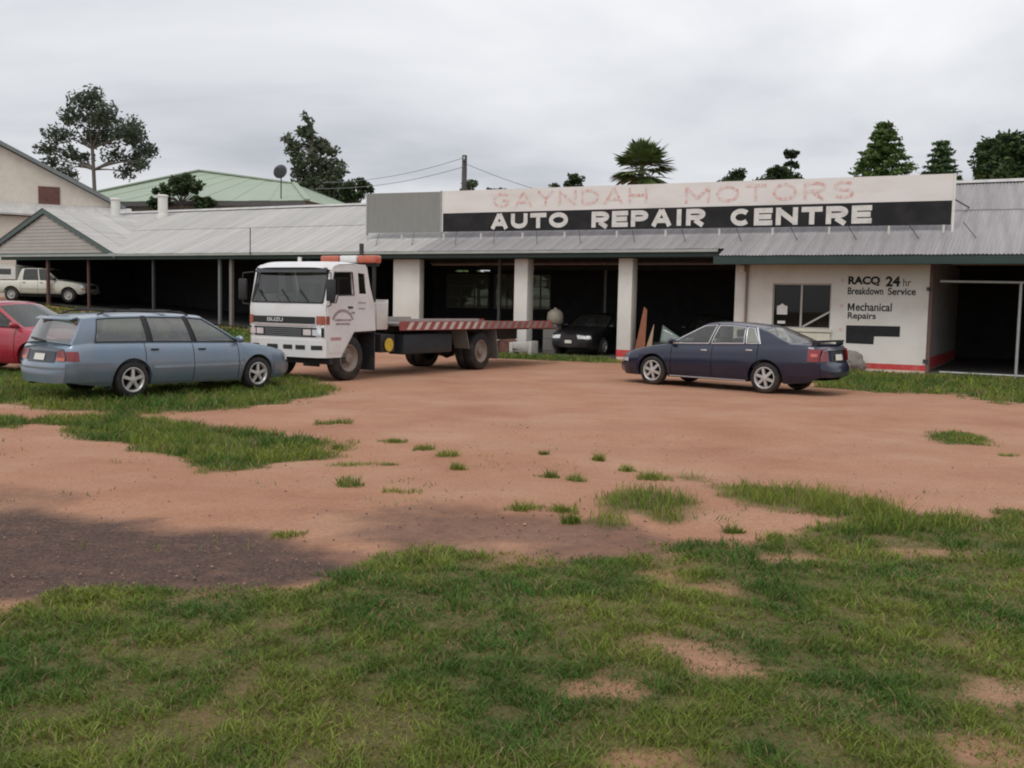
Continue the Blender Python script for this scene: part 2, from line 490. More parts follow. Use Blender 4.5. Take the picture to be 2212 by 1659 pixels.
# ------------------------------------------------------------------ ground
def vnoise(x, y, seed=0):
    xi = np.floor(x).astype(np.int64); yi = np.floor(y).astype(np.int64)
    fx = x - xi; fy = y - yi
    fx = fx * fx * (3 - 2 * fx); fy = fy * fy * (3 - 2 * fy)
    def h(a, b):
        n = (a * 374761393 + b * 668265263 + seed * 974634777) & 0x7fffffff
        n = ((n ^ (n >> 13)) * 1274126177) & 0x7fffffff
        return ((n ^ (n >> 16)) & 0xffff) / 65535.0
    return (h(xi, yi) * (1 - fx) + h(xi + 1, yi) * fx) * (1 - fy) + (h(xi, yi + 1) * (1 - fx) + h(xi + 1, yi + 1) * fx) * fy
def fbm(x, y, sc, oct=4, seed=0):
    s = 0; a = 1; t = 0
    for k in range(oct):
        s = s + a * vnoise(x * sc, y * sc, seed + k); t += a; a *= 0.55; sc *= 2.1
    return s / t

def gz(x, y):
    u, v = to_uv(x, y)
    s = np.clip((-u - 5) / 24.0, 0, 1.15)
    z = 1.3 * s ** 1.2 * sstep(-11, 0.5, v)
    bum = (fbm(np.asarray(x, float), np.asarray(y, float), 0.35, 2, 5) - 0.5) * 0.10 * (1 - sstep(14, 22, y)) * sstep(2, 5, y)
    mic = (fbm(np.asarray(x, float), np.asarray(y, float), 3.0, 2, 71) - 0.5) * 0.025 * (1 - sstep(16, 24, y))
    return z + bum * (1 - sstep(-3, -1, v)) + mic
def gzf(x, y):
    return float(gz(np.array([x], float), np.array([y], float))[0])

GRASS = dict(
 near=[(-4.54,4.83),(-2.71,5.26),(-2.33,5.42),(-2.06,5.51),(-1.54,5.5),(-1.06,5.68),(-0.71,6.08),(-0.87,6.25),(-0.46,6.56),(0.1,6.61),(0.16,6.37),(0.38,6.11),(0.57,6.38),(1.15,6.43),(1.29,6.88),(1.76,6.95),(2.26,7.43),(2.68,7.66),(3.44,8.18),(4.29,8.27),(9.3,8.6),(9.5,-6),(-9.3,-6),(-9,4.6)],
 wagon=[(-15,18.46),(-11.21,21.93),(-8.78,23.57),(-5.56,22.9),(-4.2,20.9),(-3.2,18.08),(-3.5,16.25),(-4.43,15.32),(-5.2,14.49),(-6.89,14.81),(-7.84,15.31),(-10.9,14.65),(-15,14.4)],
 island=[(-6.19,13.41),(-5.59,14.11),(-4.9,13.65),(-3.71,12.82),(-2.92,12.48),(-2.25,11.73),(-2.02,10.5),(-2.61,10.36),(-3.42,10.47),(-4.37,11.02),(-5.09,11.49)],
 tongue=[(1.75,9.69),(2.2,9.48),(2.78,9.19),(3.28,8.8),(3.18,8.1),(2.59,7.92),(2.24,8.29),(1.87,8.75)],
 clump=[(0.75,8.53),(1.12,8.96),(1.52,8.61),(1.43,7.84),(1.18,7.41),(1.0,7.97),(0.8,7.45),(0.64,7.59)],
 spot=[(5.65,13.75),(6.32,14.27),(6.58,13.7),(6.05,12.71),(5.52,12.71)],
 bays=[(0.6,33.6),(3.2,32.5),(3.18,29.9),(0.99,30.4),(-2.6,32.4),(-3.4,34.8)],
 office=[(7.2,29.4),(11.42,27.2),(15.0,25.4),(18,23.6),(16,20.5),(12.41,19.6),(8.89,18.94),(9.61,21.12),(7.58,20.9),(6.83,21.9)],
 edge=[(-8.78,13.49),(-6.99,13.66),(-6.51,13.19),(-6.18,12.39),(-7.63,11.7)],
 tail=[(-3.42,10.47),(-2.59,10.27),(-2.56,9.77),(-2.93,9.5)],
 back=[bw(-33,-1)[:2],bw(-10,-0.6)[:2],bw(-10.5,-4)[:2],bw(-14,-8.5)[:2],bw(-24,-12)[:2],bw(-40,-13)[:2],bw(-40,-1)[:2]],
)
GAMP = dict(near=0.95, wagon=1.3, island=1.1, tongue=0.6, clump=0.5, spot=0.5, bays=0.8, office=1.4, edge=0.6, tail=0.4, back=1.5)
TAR = dict(
 main=[(-9.5,7.42),(-3.83,7.45),(-3.26,7.34),(-2.71,7.24),(-2.12,6.99),(-1.8,7.02),(-1.4,6.65),(-1.05,6.43),(-0.85,6.07),(-1.07,5.74),(-1.56,5.56),(-2.07,5.53),(-2.43,5.46),(-2.77,5.37),(-9.5,4.9)],
 thin=[(-1.86,7.95),(-1.11,7.94),(-0.38,8.02),(0.36,7.73),(0.98,7.47),(1.23,6.9),(0.92,6.47),(0.3,6.3),(-0.6,6.49),(-1.11,6.97)],
 strip=[(-8,8.23),(-4.3,8.38),(-3.89,8.32),(-3.25,7.99),(-3.59,7.68),(-8,7.52)],
)
BARE = [(0.85,4.79,.24,.16),(0.96,4.54,.2,.11),(0.97,6.05,.14,.13),(0.44,4.26,.14,.1),(2.2,4.28,.2,.22),(1.91,3.71,.25,.2),(1.19,5.86,.16,.12),(1.12,4.49,.22,.12),(0.49,3.57,.16,.1),(-1.43,5.67,.2,.1),(2.88,6.91,.35,.12),(1.9,6.6,.25,.1),(1.5,3.4,.2,.12)]

def sdf(x, y, poly):
    d = np.full(x.shape, 1e9); ins = np.zeros(x.shape, bool)
    n = len(poly)
    for i in range(n):
        ax, ay = poly[i]; bx, by = poly[(i + 1) % n]
        ex, ey = bx - ax, by - ay
        t = np.clip(((x - ax) * ex + (y - ay) * ey) / (ex * ex + ey * ey + 1e-12), 0, 1)
        d = np.minimum(d, np.hypot(x - ax - t * ex, y - ay - t * ey))
        c = ((ay > y) != (by > y)) & (x < ex * (y - ay) / (ey if abs(ey) > 1e-12 else 1e-12) + ax)
        ins ^= c
    return np.where(ins, d, -d)

def masks(x, y):
    nb = fbm(x, y, 1.6, 5, 21) - 0.5
    gr = np.zeros(x.shape)
    for k, p in GRASS.items():
        a = GAMP[k]
        w = 0.17 if k in ('near', 'island', 'tongue', 'clump', 'tail', 'edge', 'spot') else 0.3
        gr = np.maximum(gr, sstep(-w, w, sdf(x, y, p) + nb * a))
    # thin worn places in the lawn
    for bx, by, rx, ry in BARE:
        q = np.sqrt(((x - bx) / rx) ** 2 + ((y - by) / ry) ** 2) + (fbm(x, y, 4.5, 4, 3) - 0.5) * 2.2
        gr = gr * (0.30 + 0.70 * sstep(0.35, 1.5, q))
    th = fbm(x, y, 2.6, 4, 61)
    gr = gr * (0.82 + 0.18 * sstep(0.24, 0.42, th))
    tar = np.zeros(x.shape)
    for k, p in TAR.items():
        a, w, s = dict(main=(1.1, 0.28, 1.0), thin=(1.5, 0.4, 0.62), strip=(1.0, 0.3, 0.4))[k]
        tar = np.maximum(tar, s * sstep(-w, w, sdf(x, y, p) + nb * a))
    far_green = sstep(60, 120, np.hypot(x, y))
    gr = np.maximum(gr, far_green)
    return gr, tar, th

def axis_pts(lo, hi, step, far, ratio=1.25):
    a = list(np.arange(lo, hi + 1e-6, step))
    s = step
    p = hi
    right = []
    while p < far:
        s *= ratio; p += s; right.append(p)
    s = step; p = lo; left = []
    while p > -far:
        s *= ratio; p -= s; left.append(p)
    return np.array(left[::-1] + a + right)

gx = axis_pts(-13, 17, 0.11, 1500); gy = axis_pts(2.2, 38, 0.11, 1500)
X, Y = np.meshgrid(gx, gy, indexing='ij')
Z = gz(X, Y)
gm, tm, th_ = masks(X.ravel(), Y.ravel())
Z = Z + (tm.reshape(X.shape) * -0.015)
uu, vv = to_uv(X, Y)
Z = np.where((vv > -0.5) & (vv < 13) & (uu > -33) & (uu < 17), np.minimum(Z, np.where(uu > -15.4, -0.02, 1.6)), Z)
nx, ny = len(gx), len(gy)
idx = np.arange(nx * ny).reshape(nx, ny)
quads = np.stack([idx[:-1, :-1], idx[1:, :-1], idx[1:, 1:], idx[:-1, 1:]], -1).reshape(-1)

def ground_mat():
    m = bpy.data.materials.new('yard_ground'); m.use_nodes = True
    t = m.node_tree; b = t.nodes['Principled BSDF']
    N = t.nodes.new; K = t.links.new
    b.inputs['Roughness'].default_value = 0.95; b.inputs['Specular IOR Level'].default_value = 0.15
    at = N('ShaderNodeAttribute'); at.attribute_name = 'tint'
    sp = N('ShaderNodeSeparateColor'); K(at.outputs['Color'], sp.inputs[0])
    c = N('ShaderNodeTexCoord')
    def nz(scale, detail=6, rough=0.6, stretch=None):
        n = N('ShaderNodeTexNoise'); n.inputs['Scale'].default_value = scale
        n.inputs['Detail'].default_value = detail; n.inputs['Roughness'].default_value = rough
        if stretch:
            q = N('ShaderNodeMapping'); q.inputs['Scale'].default_value = stretch
            q.inputs['Rotation'].default_value = (0, 0, R_(28))
            K(c.outputs['Object'], q.inputs[0]); K(q.outputs[0], n.inputs['Vector'])
        else:
            K(c.outputs['Object'], n.inputs['Vector'])
        return n.outputs['Fac']
    def ramp(f, *stops):
        r = N('ShaderNodeValToRGB'); el = r.color_ramp.elements
        el[0].position, el[0].color = stops[0][0], (*stops[0][1], 1)
        el[1].position, el[1].color = stops[-1][0], (*stops[-1][1], 1)
        for p, cc in stops[1:-1]:
            q = el.new(p); q.color = (*cc, 1)
        K(f, r.inputs[0]); return r.outputs[0]
    def mixc(f, a, b2, blend='MIX'):
        x = N('ShaderNodeMix'); x.data_type = 'RGBA'; x.blend_type = blend
        if isinstance(f, float): x.inputs['Factor'].default_value = f
        else: K(f, x.inputs['Factor'])
        for s, v in (('A', a), ('B', b2)):
            if isinstance(v, tuple): x.inputs[s].default_value = (*v, 1)
            else: K(v, x.inputs[s])
        return x.outputs['Result']
    def mth(op, a, b2, clamp=False):
        x = N('ShaderNodeMath'); x.operation = op; x.use_clamp = clamp
        for i, v in enumerate((a, b2)):
            if isinstance(v, (int, float)): x.inputs[i].default_value = v
            else: K(v, x.inputs[i])
        return x.outputs[0]
    dirt = ramp(nz(0.55, 8, 0.62), (0.28, (0.32, 0.155, 0.092)), (0.5, (0.39, 0.210, 0.133)), (0.74, (0.445, 0.275, 0.185)))
    tracks = nz(0.9, 5, 0.55, (0.25, 2.2, 1))
    dirt = mixc(ramp(tracks, (0.45, (0, 0, 0)), (0.75, (0.45, 0.45, 0.45))), dirt, (0.33, 0.185, 0.125))
    grit = ramp(nz(38, 5, 0.7), (0.35, (0.82, 0.80, 0.78)), (0.68, (1.15, 1.14, 1.12)))
    dirt = mixc(1.0, dirt, grit, 'MULTIPLY')
    tarc = ramp(nz(40, 10, 0.85), (0.34, (0.026, 0.017, 0.015)), (0.50, (0.082, 0.053, 0.044)), (0.68, (0.25, 0.155, 0.115)))
    f = mth('ADD', sp.outputs[1], mth('MULTIPLY', mth('SUBTRACT', nz(5, 8, 0.7), 0.5), 0.9), True)
    f = mth('MULTIPLY', f, mth('MULTIPLY', sp.outputs[1], 3.0, True), True)
    col = mixc(f, dirt, tarc)
    soil = ramp(nz(34, 9, 0.8), (0.32, (0.030, 0.042, 0.012)), (0.54, (0.080, 0.088, 0.028)), (0.76, (0.185, 0.13, 0.07)))
    g = mth('ADD', sp.outputs[0], mth('MULTIPLY', mth('SUBTRACT', nz(7, 8, 0.7), 0.5), 0.7), True)
    g = mth('MULTIPLY', g, mth('MULTIPLY', sp.outputs[0], 2.5, True), True)
    col = mixc(mth('MULTIPLY', g, 0.88), col, soil)
    K(col, b.inputs['Base Color'])
    bp = N('ShaderNodeBump'); bp.inputs['Strength'].default_value = 0.55; bp.inputs['Distance'].default_value = 0.03
    K(mth('ADD', nz(22, 8, 0.7), mth('MULTIPLY', nz(4, 4), 1.5)), bp.inputs['Height'])
    K(bp.outputs[0], b.inputs['Normal'])
    return m
ground = np_mesh('ground', np.stack([X.ravel(), Y.ravel(), Z.ravel()], 1), quads, 4, ground_mat(), tint=np.stack([gm, tm, th_], 1))
ground.data.polygons.foreach_set('use_smooth', [True] * len(ground.data.polygons))
tag(ground, kind='structure')

# ------------------------------------------------------------------ grass blades
grass_m = leafmat('grass_blade', (1, 1, 1), trans=0.3)
def blades(px, py, pz, hgt, wid, cols, lean=0.6):
    n = len(px)
    a = rng.uniform(0, 2 * np.pi, n); la = rng.uniform(0, 2 * np.pi, n)
    ln = rng.uniform(0.15, 1.0, n) * lean * hgt
    ca, sa = np.cos(a) * wid / 2, np.sin(a) * wid / 2
    lx, ly = np.cos(la) * ln, np.sin(la) * ln
    v = np.empty((n, 5, 3), np.float32)
    v[:, 0] = np.stack([px - ca, py - sa, pz], 1); v[:, 1] = np.stack([px + ca, py + sa, pz], 1)
    v[:, 2] = np.stack([px + ca * .8 + lx * .35, py + sa * .8 + ly * .35, pz + hgt * .55], 1)
    v[:, 3] = np.stack([px - ca * .8 + lx * .35, py - sa * .8 + ly * .35, pz + hgt * .55], 1)
    v[:, 4] = np.stack([px + lx, py + ly, pz + hgt * .92], 1)
    k = (np.arange(n) * 5)[:, None]
    f = np.concatenate([k + [0, 1, 2], k + [0, 2, 3], k + [3, 2, 4]], 1).reshape(-1)
    return v.reshape(-1, 3), f, np.repeat(cols, 5, 0)

def grass_cols(px, py, n, bias=0.0):
    h = fbm(px, py, 1.9, 4, 90)[:, None]; h2 = fbm(px, py, 5.0, 3, 33)[:, None]
    lush = np.array([0.072, 0.148, 0.022]); yel = np.array([0.205, 0.250, 0.040]); dry = np.array([0.26, 0.185, 0.095])
    k = np.clip(sstep(0.30, 0.72, h) + bias, 0, 1)
    c = lush * (1 - k) + yel * k
    d = (rng.random((n, 1)) < (0.08 + 0.16 * sstep(0.45, 0.7, h2))).astype(float)
    c = c * (1 - d) + dry * d
    return c * rng.uniform(0.6, 1.35, (n, 1)) * (0.72 + 0.56 * h2)

def scatter(x0, x1, y0, y1, dens, hmin, hmax, wid, keys, pw=1.0, bias=0.0, lean=1.1):
    n = int((x1 - x0) * (y1 - y0) * dens)
    px = rng.uniform(x0, x1, n); py = rng.uniform(y0, y1, n)
    g, t, th = masks(px, py)
    ok = np.zeros(n, bool)
    for k in keys:
        ok |= sdf(px, py, GRASS[k]) > -0.6
    tuft = sstep(0.3, 0.62, fbm(px, py, 7.0, 3, 44))
    keep = ok & (rng.random(n) < (g ** pw) * (0.72 + 0.28 * tuft))
    px, py, tuft, g = px[keep], py[keep], tuft[keep], g[keep]
    n = len(px)
    h = (hmin + (hmax - hmin) * rng.random(n) ** 1.6) * (0.5 + 0.75 * tuft) * (0.5 + 0.5 * g)
    return blades(px, py, gz(px, py) - 0.008, h, wid * rng.uniform(0.7, 1.3, n), grass_cols(px, py, n, bias), lean)

def merge_np(parts):
    V_, F_, C_ = [], [], []; k = 0
    for v, f, c in parts:
        V_.append(v); F_.append(f + k); C_.append(c); k += len(v)
    return np.concatenate(V_), np.concatenate(F_), np.concatenate(C_)
def grass_obj(name, label, *sc):
    v, f, c = merge_np([scatter(*s) for s in sc])
    o = np_mesh(name, v, f, 3, grass_m, tint=c)
    return tag(o, label, 'grass', kind='stuff')
grass_obj('lawn_grass', 'short patchy green lawn grass in front of the dirt yard',
          (-3.6, 4.2, 2.7, 4.6, 15000, 0.016, 0.052, 0.0055, ['near'], 0.8, 0.0, 1.7),
          (-4.6, 6.0, 4.6, 6.2, 9500, 0.018, 0.058, 0.0068, ['near'], 0.8, 0.0, 1.6),
          (-5.5, 8.0, 6.2, 9.0, 5200, 0.02, 0.065, 0.008, ['near'], 0.9, 0.0, 1.5))
grass_obj('verge_grass', 'green grass under and around the blue station wagon',
          (-15, -2.5, 13.5, 24, 1000, 0.04, 0.15, 0.014, ['wagon']))
grass_obj('island_grass', 'lush island of grass in the dirt before the station wagon',
          (-9, -1.6, 9.2, 14.5, 2600, 0.03, 0.13, 0.010, ['island', 'edge', 'tail']))
grass_obj('tongue_grass', 'yellowish grass tongue growing out of the lawn into the dirt',
          (0.3, 3.8, 7.0, 10.2, 2300, 0.03, 0.16, 0.007, ['tongue', 'clump'], 1.6, 0.6, 0.8))
grass_obj('spot_grass', 'isolated oval of low grass in the bare dirt before the office',
          (5.0, 7.0, 12.3, 14.6, 2600, 0.03, 0.09, 0.010, ['spot']))
grass_obj('shopfront_grass', 'thin strip of grass along the front of the workshop and office',
          (-4, 18, 18.5, 34.5, 420, 0.05, 0.16, 0.018, ['bays', 'office']))
grass_obj('back_grass', 'rough yellow green grass before the long open shed',
          (-32, -6, 28, 52, 120, 0.08, 0.25, 0.035, ['back']))

TUFTS = [(-2.47,13.71,0.22),(-1.41,11.86,0.16),(-0.68,10.69,0.12),(-0.97,11.23,0.1),(-1.99,11.3,0.06),(-1.4,8.82,0.12),(-0.95,8.59,0.14),(-1.61,10.12,0.21),(0.35,9.49,0.09),(0.64,9.35,0.08),(0.92,10.58,0.05),(1.2,10.02,0.07),(1.43,9.67,0.16),(0.11,7.92,0.11),(0.4,7.88,0.11),(1.67,7.3,0.07),(1.89,7.07,0.08),(0.37,10.83,0.04),(-1.52,6.93,0.11),(0.46,7.5,0.05),(-1.23,10.06,0.1),(-0.51,9.86,0.06),(5.83,11.66,0.11)]
for tx, ty, tr in TUFTS:
    n = int(120 + 1900 * tr)
    nk = 3 + int(tr * 30)
    kx = rng.uniform(-1, 1, nk) * tr * .75; ky = rng.uniform(-1, 1, nk) * tr * .45; kh = rng.uniform(.35, 1.15, nk); kr = rng.uniform(.24, .42, nk) * tr + .014
    w_ = rng.integers(0, nk, n)
    px = kx[w_] + rng.uniform(-1.5, 1.5, n) * kr[w_]; py = ky[w_] + rng.uniform(-1.5, 1.5, n) * kr[w_] * .8
    flat = 0.5 if (tx, ty) in ((-1.61, 10.12), (-1.23, 10.06), (5.83, 11.66), (-0.95, 8.59), (-1.52, 6.93)) else 1.0
    h = rng.uniform(0.02, 0.12, n) * kh[w_] * flat
    v, f, c = blades(px, py, gz(px + tx, py + ty) - gzf(tx, ty) - 0.012, h, rng.uniform(0.006, 0.010, n), grass_cols(px + tx, py + ty, n, .45), 1.1)
    o = np_mesh('grass_tuft', v, f, 3, grass_m, tint=c)
    o.location = (tx, ty, gzf(tx, ty))
    lab = ('flat mat of creeping grass lying on the bare red dirt' if flat < 1 else 'large bushy grass tuft in the dirt before the tow truck' if tr > .2 else
           'tiny sprig of grass in the bare red dirt' if tr <= .06 else 'broad bushy tuft of grass growing alone in the red dirt' if tr >= .11 else 'small upright tuft of grass growing in the red dirt')
    tag(o, lab, 'grass tuft', 'grass tufts scattered over the dirt yard')

# thin seedlings and runners strewn over the dirt
def weeds():
    n = 26000
    px = rng.uniform(-7.5, 4.5, n); py = rng.uniform(6.5, 15.0, n)
    k = sstep(0.60, 0.74, fbm(px, py, 1.1, 4, 150)) * sstep(0.5, 0.7, fbm(px, py, 6.0, 2, 151)) * (1 - sstep(0.5, 3.0, px) * (py > 10)) * .8
    keep = rng.random(n) < k
    px, py = px[keep], py[keep]; n = len(px)
    v, f, c = blades(px, py, gz(px, py) - .012, rng.uniform(.02, .07, n), rng.uniform(.006, .011, n), grass_cols(px, py, n), 1.3)
    tag(np_mesh('sparse_weeds', v, f, 3, grass_m, tint=c), 'thin seedling weeds strewn over the bare dirt', 'weeds', kind='stuff')
weeds()
# loose pebbles on the tar and dirt
def pebbles():
    n = 5200
    px = rng.uniform(-5.5, 5.5, n); py = 4.8 + rng.random(n) ** 1.2 * 9
    g, t, th = masks(px, py)
    k = rng.random(n) < (0.22 + 0.75 * t) * (1 - 0.8 * g)
    px, py, t = px[k], py[k], t[k]; n = len(px)
    r = rng.uniform(0.004, 0.011, n) * (1 + 0.6 * (rng.random(n) < 0.06))
    base = np.array([(1, 0, 0), (-1, 0, 0), (0, 1, 0), (0, -1, 0), (0, 0, .7), (0, 0, -.7)], float)
    v = base[None] * r[:, None, None] * rng.uniform(0.6, 1.3, (n, 6, 1))
    v += np.stack([px, py, gz(px, py) + r * 0.2], 1)[:, None]
    tri = np.array([(0, 2, 4), (2, 1, 4), (1, 3, 4), (3, 0, 4), (2, 0, 5), (1, 2, 5), (3, 1, 5), (0, 3, 5)])
    f = (np.arange(n)[:, None, None] * 6 + tri[None]).reshape(-1)
    c = np.where(rng.random((n, 1)) < 0.5, np.array([[0.34, 0.20, 0.135]]), np.array([[0.13, 0.095, 0.085]])) * rng.uniform(0.7, 1.4, (n, 1))
    o = np_mesh('gravel', v.reshape(-1, 3), f, 3, leafmat('pebble', (1, 1, 1), trans=0.0), tint=np.repeat(c, 6, 0))
    tag(o, 'loose gravel and pebbles strewn over the dirt and broken tar', 'gravel', kind='stuff')
pebbles()

# ------------------------------------------------------------------ workshop building
WS = thing('repair_workshop', 'long low repair workshop with iron roof, open bays and white office', 'building', (O[0], O[1], 0), BROT)
EZ, EV, RZ, RV = 3.50, -0.45, 5.95, 6.0
SL = math.atan2(RZ - EZ, RV - EV)
def roof_z(v): return EZ + (v - EV) * math.tan(SL)

def corr_mesh(name, w, length, m, pitch=0.10, amp=0.013):
    nw = int(round(w / pitch)) * 6
    mb = MB()
    mb.grid(lambda s, t: (s * w, t * length, amp * math.sin(2 * math.pi * s * w / pitch)), nw, 1)
    return mb.mesh(name, m, smooth=60)
SHW = 0.8
low_p = corr_mesh('roof_sheet', SHW + 0.04, 3.75, roof_pale); low_g = corr_mesh('roof_sheet', SHW + 0.04, 3.75, roof_grey)
up_p = corr_mesh('roof_sheet', SHW + 0.04, 3.4, roof_pale); up_g = corr_mesh('roof_sheet', SHW + 0.04, 3.4, roof_grey)
low_o = corr_mesh('roof_sheet', SHW + 0.04, 4.45, roof_grey)
i = 0
uu0 = -31.0
while uu0 < 16.5:
    pale = uu0 < -8.0
    office = uu0 > 3.2
    k = 0.7 if office else 0.0
    o = bpy.data.objects.new('roof_sheet', low_o if office else (low_p if pale else low_g))
    link(o, WS); o.location = (uu0, EV - k * math.cos(SL), EZ - k * math.sin(SL) + 0.006 * (i % 2)); o.rotation_euler = (SL, 0, 0)
    o = bpy.data.objects.new('roof_sheet', up_p if pale else up_g)
    link(o, WS); o.location = (uu0, EV + 3.55 * math.cos(SL), EZ + 3.55 * math.sin(SL) + 0.018 + 0.006 * (i % 2)); o.rotation_euler = (SL, 0, 0)
    uu0 += SHW; i += 1
# ridge cap and back slope
mb = MB(); mb.prism([(-31.1, RV - 0.25, RZ - 0.02), (-31.1, RV, RZ + 0.1), (-31.1, RV + 0.25, RZ - 0.02)], (47.8, 0, 0)); mb.build('ridge_cap', roof_pale, WS)
MB().prism([(-31, RV + 0.05, RZ), (-31, 12.4, 3.55), (-31, 12.4, 3.49), (-31, RV + 0.05, RZ - 0.06)], (47.6, 0, 0)).build('back_roof', roof_grey, WS)
# dark underside lining of front slope (battens and old sarking)
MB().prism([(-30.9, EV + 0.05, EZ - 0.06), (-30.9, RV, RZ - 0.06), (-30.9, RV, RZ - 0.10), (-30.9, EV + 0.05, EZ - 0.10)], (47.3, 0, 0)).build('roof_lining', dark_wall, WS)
# gutter/fascia
box('fascia', green_trim, WS, -31, 3.2, EV + 0.0, EV + 0.06, EZ - 0.24, EZ - 0.03)
box('gutter', mat('gutter_pale', (0.34, 0.36, 0.33), 0.6, var=0.15, scale=2), WS, -31, 3.2, EV - 0.10, EV - 0.005, EZ - 0.10, EZ - 0.015)
ov, oz = EV - 0.7 * math.cos(SL), EZ - 0.7 * math.sin(SL)
box('fascia', green_trim, WS, 3.25, 16.5, ov + 0.02, ov + 0.10, oz - 0.25, oz - 0.02)
box('soffit', mat('soffit_dark', (0.06, 0.055, 0.05), 0.8), WS, 3.25, 16.5, ov + 0.11, 0.0, oz - 0.22, oz - 0.19)
# header beam over the open bays
box('header_beam', mat('beam_dark_green', (0.03, 0.045, 0.042), 0.7, var=0.2), WS, -16.9, 3.6, -0.02, 0.18, 3.24, 3.50)
# pillars
def pier(u0, u1, z1=3.25, stripe=True, v1=0.45):
    p = box('pillar', white_paint, WS, u0, u1, 0.0, v1, -0.05, z1, bevel=0.012)
    if stripe:
        MB().box(u0 - 0.004, u1 + 0.004, -0.004, v1 + 0.004, 0.06, 0.29).build('painted_stripe', red_paint, p)
    return p
pier(-4.06, -3.55); pier(-0.23, 0.25); pier(3.62, 3.98, 3.2, v1=0.3)
pier(-9.1, -7.95, 3.24, False, 0.3)
# floor slab
box('floor_slab', concrete, WS, -15.3, 16.5, 0.02, 12, -0.1, 0.03)
# back wall of the bays with a row of old windows
wins = [(-14.3, -11.95), (-11.6, -10.6), (-10.2, -8.6)]
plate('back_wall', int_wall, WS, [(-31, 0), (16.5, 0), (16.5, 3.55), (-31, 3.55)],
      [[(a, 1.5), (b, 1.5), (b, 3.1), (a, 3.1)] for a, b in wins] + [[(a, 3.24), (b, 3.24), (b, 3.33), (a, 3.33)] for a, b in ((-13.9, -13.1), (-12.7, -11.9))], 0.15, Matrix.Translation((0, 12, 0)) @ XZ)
old_glass = glass('old_window_glass', (0.30, 0.33, 0.27), rough=0.3, dust=0.25)
frame_m = mat('window_timber_grey', (0.22, 0.22, 0.2), 0.7)
for a, b in wins:
    w = bpy.data.objects.new('window', MB().box(a, b, 11.97, 11.985, 1.5, 3.1).mesh('window', old_glass)); link(w, WS)
    for k in range(4):
        x = a + (b - a) * k / 3
        box('glazing_bar', frame_m, w, x - 0.025, x + 0.025, 11.90, 11.96, 1.5, 3.1)
    for z in (1.5, 2.0, 2.55, 3.1):
        box('glazing_bar', frame_m, w, a, b, 11.86, 11.895, z - 0.025, z + 0.025)
# partitions
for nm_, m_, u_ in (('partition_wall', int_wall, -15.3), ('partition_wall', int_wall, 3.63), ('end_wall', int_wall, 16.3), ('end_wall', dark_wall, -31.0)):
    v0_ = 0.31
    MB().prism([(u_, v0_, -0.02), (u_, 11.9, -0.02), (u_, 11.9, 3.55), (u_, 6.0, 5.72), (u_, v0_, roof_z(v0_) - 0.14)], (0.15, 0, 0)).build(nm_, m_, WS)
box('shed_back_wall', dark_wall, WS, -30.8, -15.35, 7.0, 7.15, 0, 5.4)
# inner posts
for pu in (-6.35, -1.35):
    box('inner_post', mat('inner_post_grey', (0.20, 0.20, 0.19), 0.7), WS, pu - 0.05, pu + 0.05, 3.0, 3.1, 0.03, 4.5)
box('inner_beam', int_wall, WS, -8.9, 3.6, 5.9, 6.1, 3.1, 3.3)
box('inner_post', mat('inner_post_grey'), WS, -3.3, -3.2, 5.95, 6.05, 0.03, 3.1)
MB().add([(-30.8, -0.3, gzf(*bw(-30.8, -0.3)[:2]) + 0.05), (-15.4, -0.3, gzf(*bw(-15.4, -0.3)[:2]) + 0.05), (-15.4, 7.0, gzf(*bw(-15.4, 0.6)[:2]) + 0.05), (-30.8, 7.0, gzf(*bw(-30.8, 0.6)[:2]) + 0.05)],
         [(0, 1, 2, 3)]).grid(lambda a, b: (-30.8 + 15.4 * a, -0.3 + 7.3 * b, gzf(*bw(-30.8 + 15.4 * a, -0.3 + 7.3 * b)[:2]) + 0.06), 60, 20).build('shed_floor_shade', mat('shaded_earth', (0.035, 0.030, 0.027), 0.9, var=0.3), WS)  # dark sheet laid over the dirt, the shed's shade put into its colour
# left open shed posts
for pu, m_, w_ in ((-25.3, rust_post, 0.09), (-21.26, dark_steel, 0.10), (-17.48, mat('post_pale_green', (0.16, 0.185, 0.175), 0.7), 0.10), (-16.86, mat('post_timber', (0.20, 0.185, 0.165), 0.8), 0.13), (-12.9, dark_steel, 0.1)):
    zb = gzf(*bw(pu, -0.2)[:2]) - 0.1
    box('shed_post', m_, WS, pu - w_ / 2, pu + w_ / 2, -0.25, -0.25 + w_, zb, EZ - 0.1)
# roof vents, patch and conduit
def vent_pipe(u, v, z1, r):
    mb = MB().lathe([(r * 1.25, roof_z(v) - 0.15), (r * 1.25, roof_z(v) + 0.12), (r, roof_z(v) + 0.14), (r, z1 - 0.10), (r * 1.2, z1 - 0.09), (r * 1.2, z1 - 0.04), (r * 0.8, z1), (0.001, z1 + 0.01)], 'z', 20, (u, v, 0))
    return mb.build('vent_pipe', mat('vent_white', (0.66, 0.65, 0.60), 0.6, var=0.1), WS, smooth=40)
vent_pipe(-29.76, 5.0, 6.62, 0.22); vent_pipe(-26.41, 5.0, 6.68, 0.23)
o = MB().box(0, 1.5, 0, 0.35, 0.02, 0.05).build('roof_patch', mat('patch_dark', (0.17, 0.16, 0.15), 0.7), WS)
o.location = (-29.3, 3.05, roof_z(3.05) + 0.03); o.rotation_euler = (SL, 0, R_(20))
MB().tube((-15.5, -0.58, 3.42), (-15.5, -0.58, 4.45), 0.02).build('conduit', dark_steel, WS)

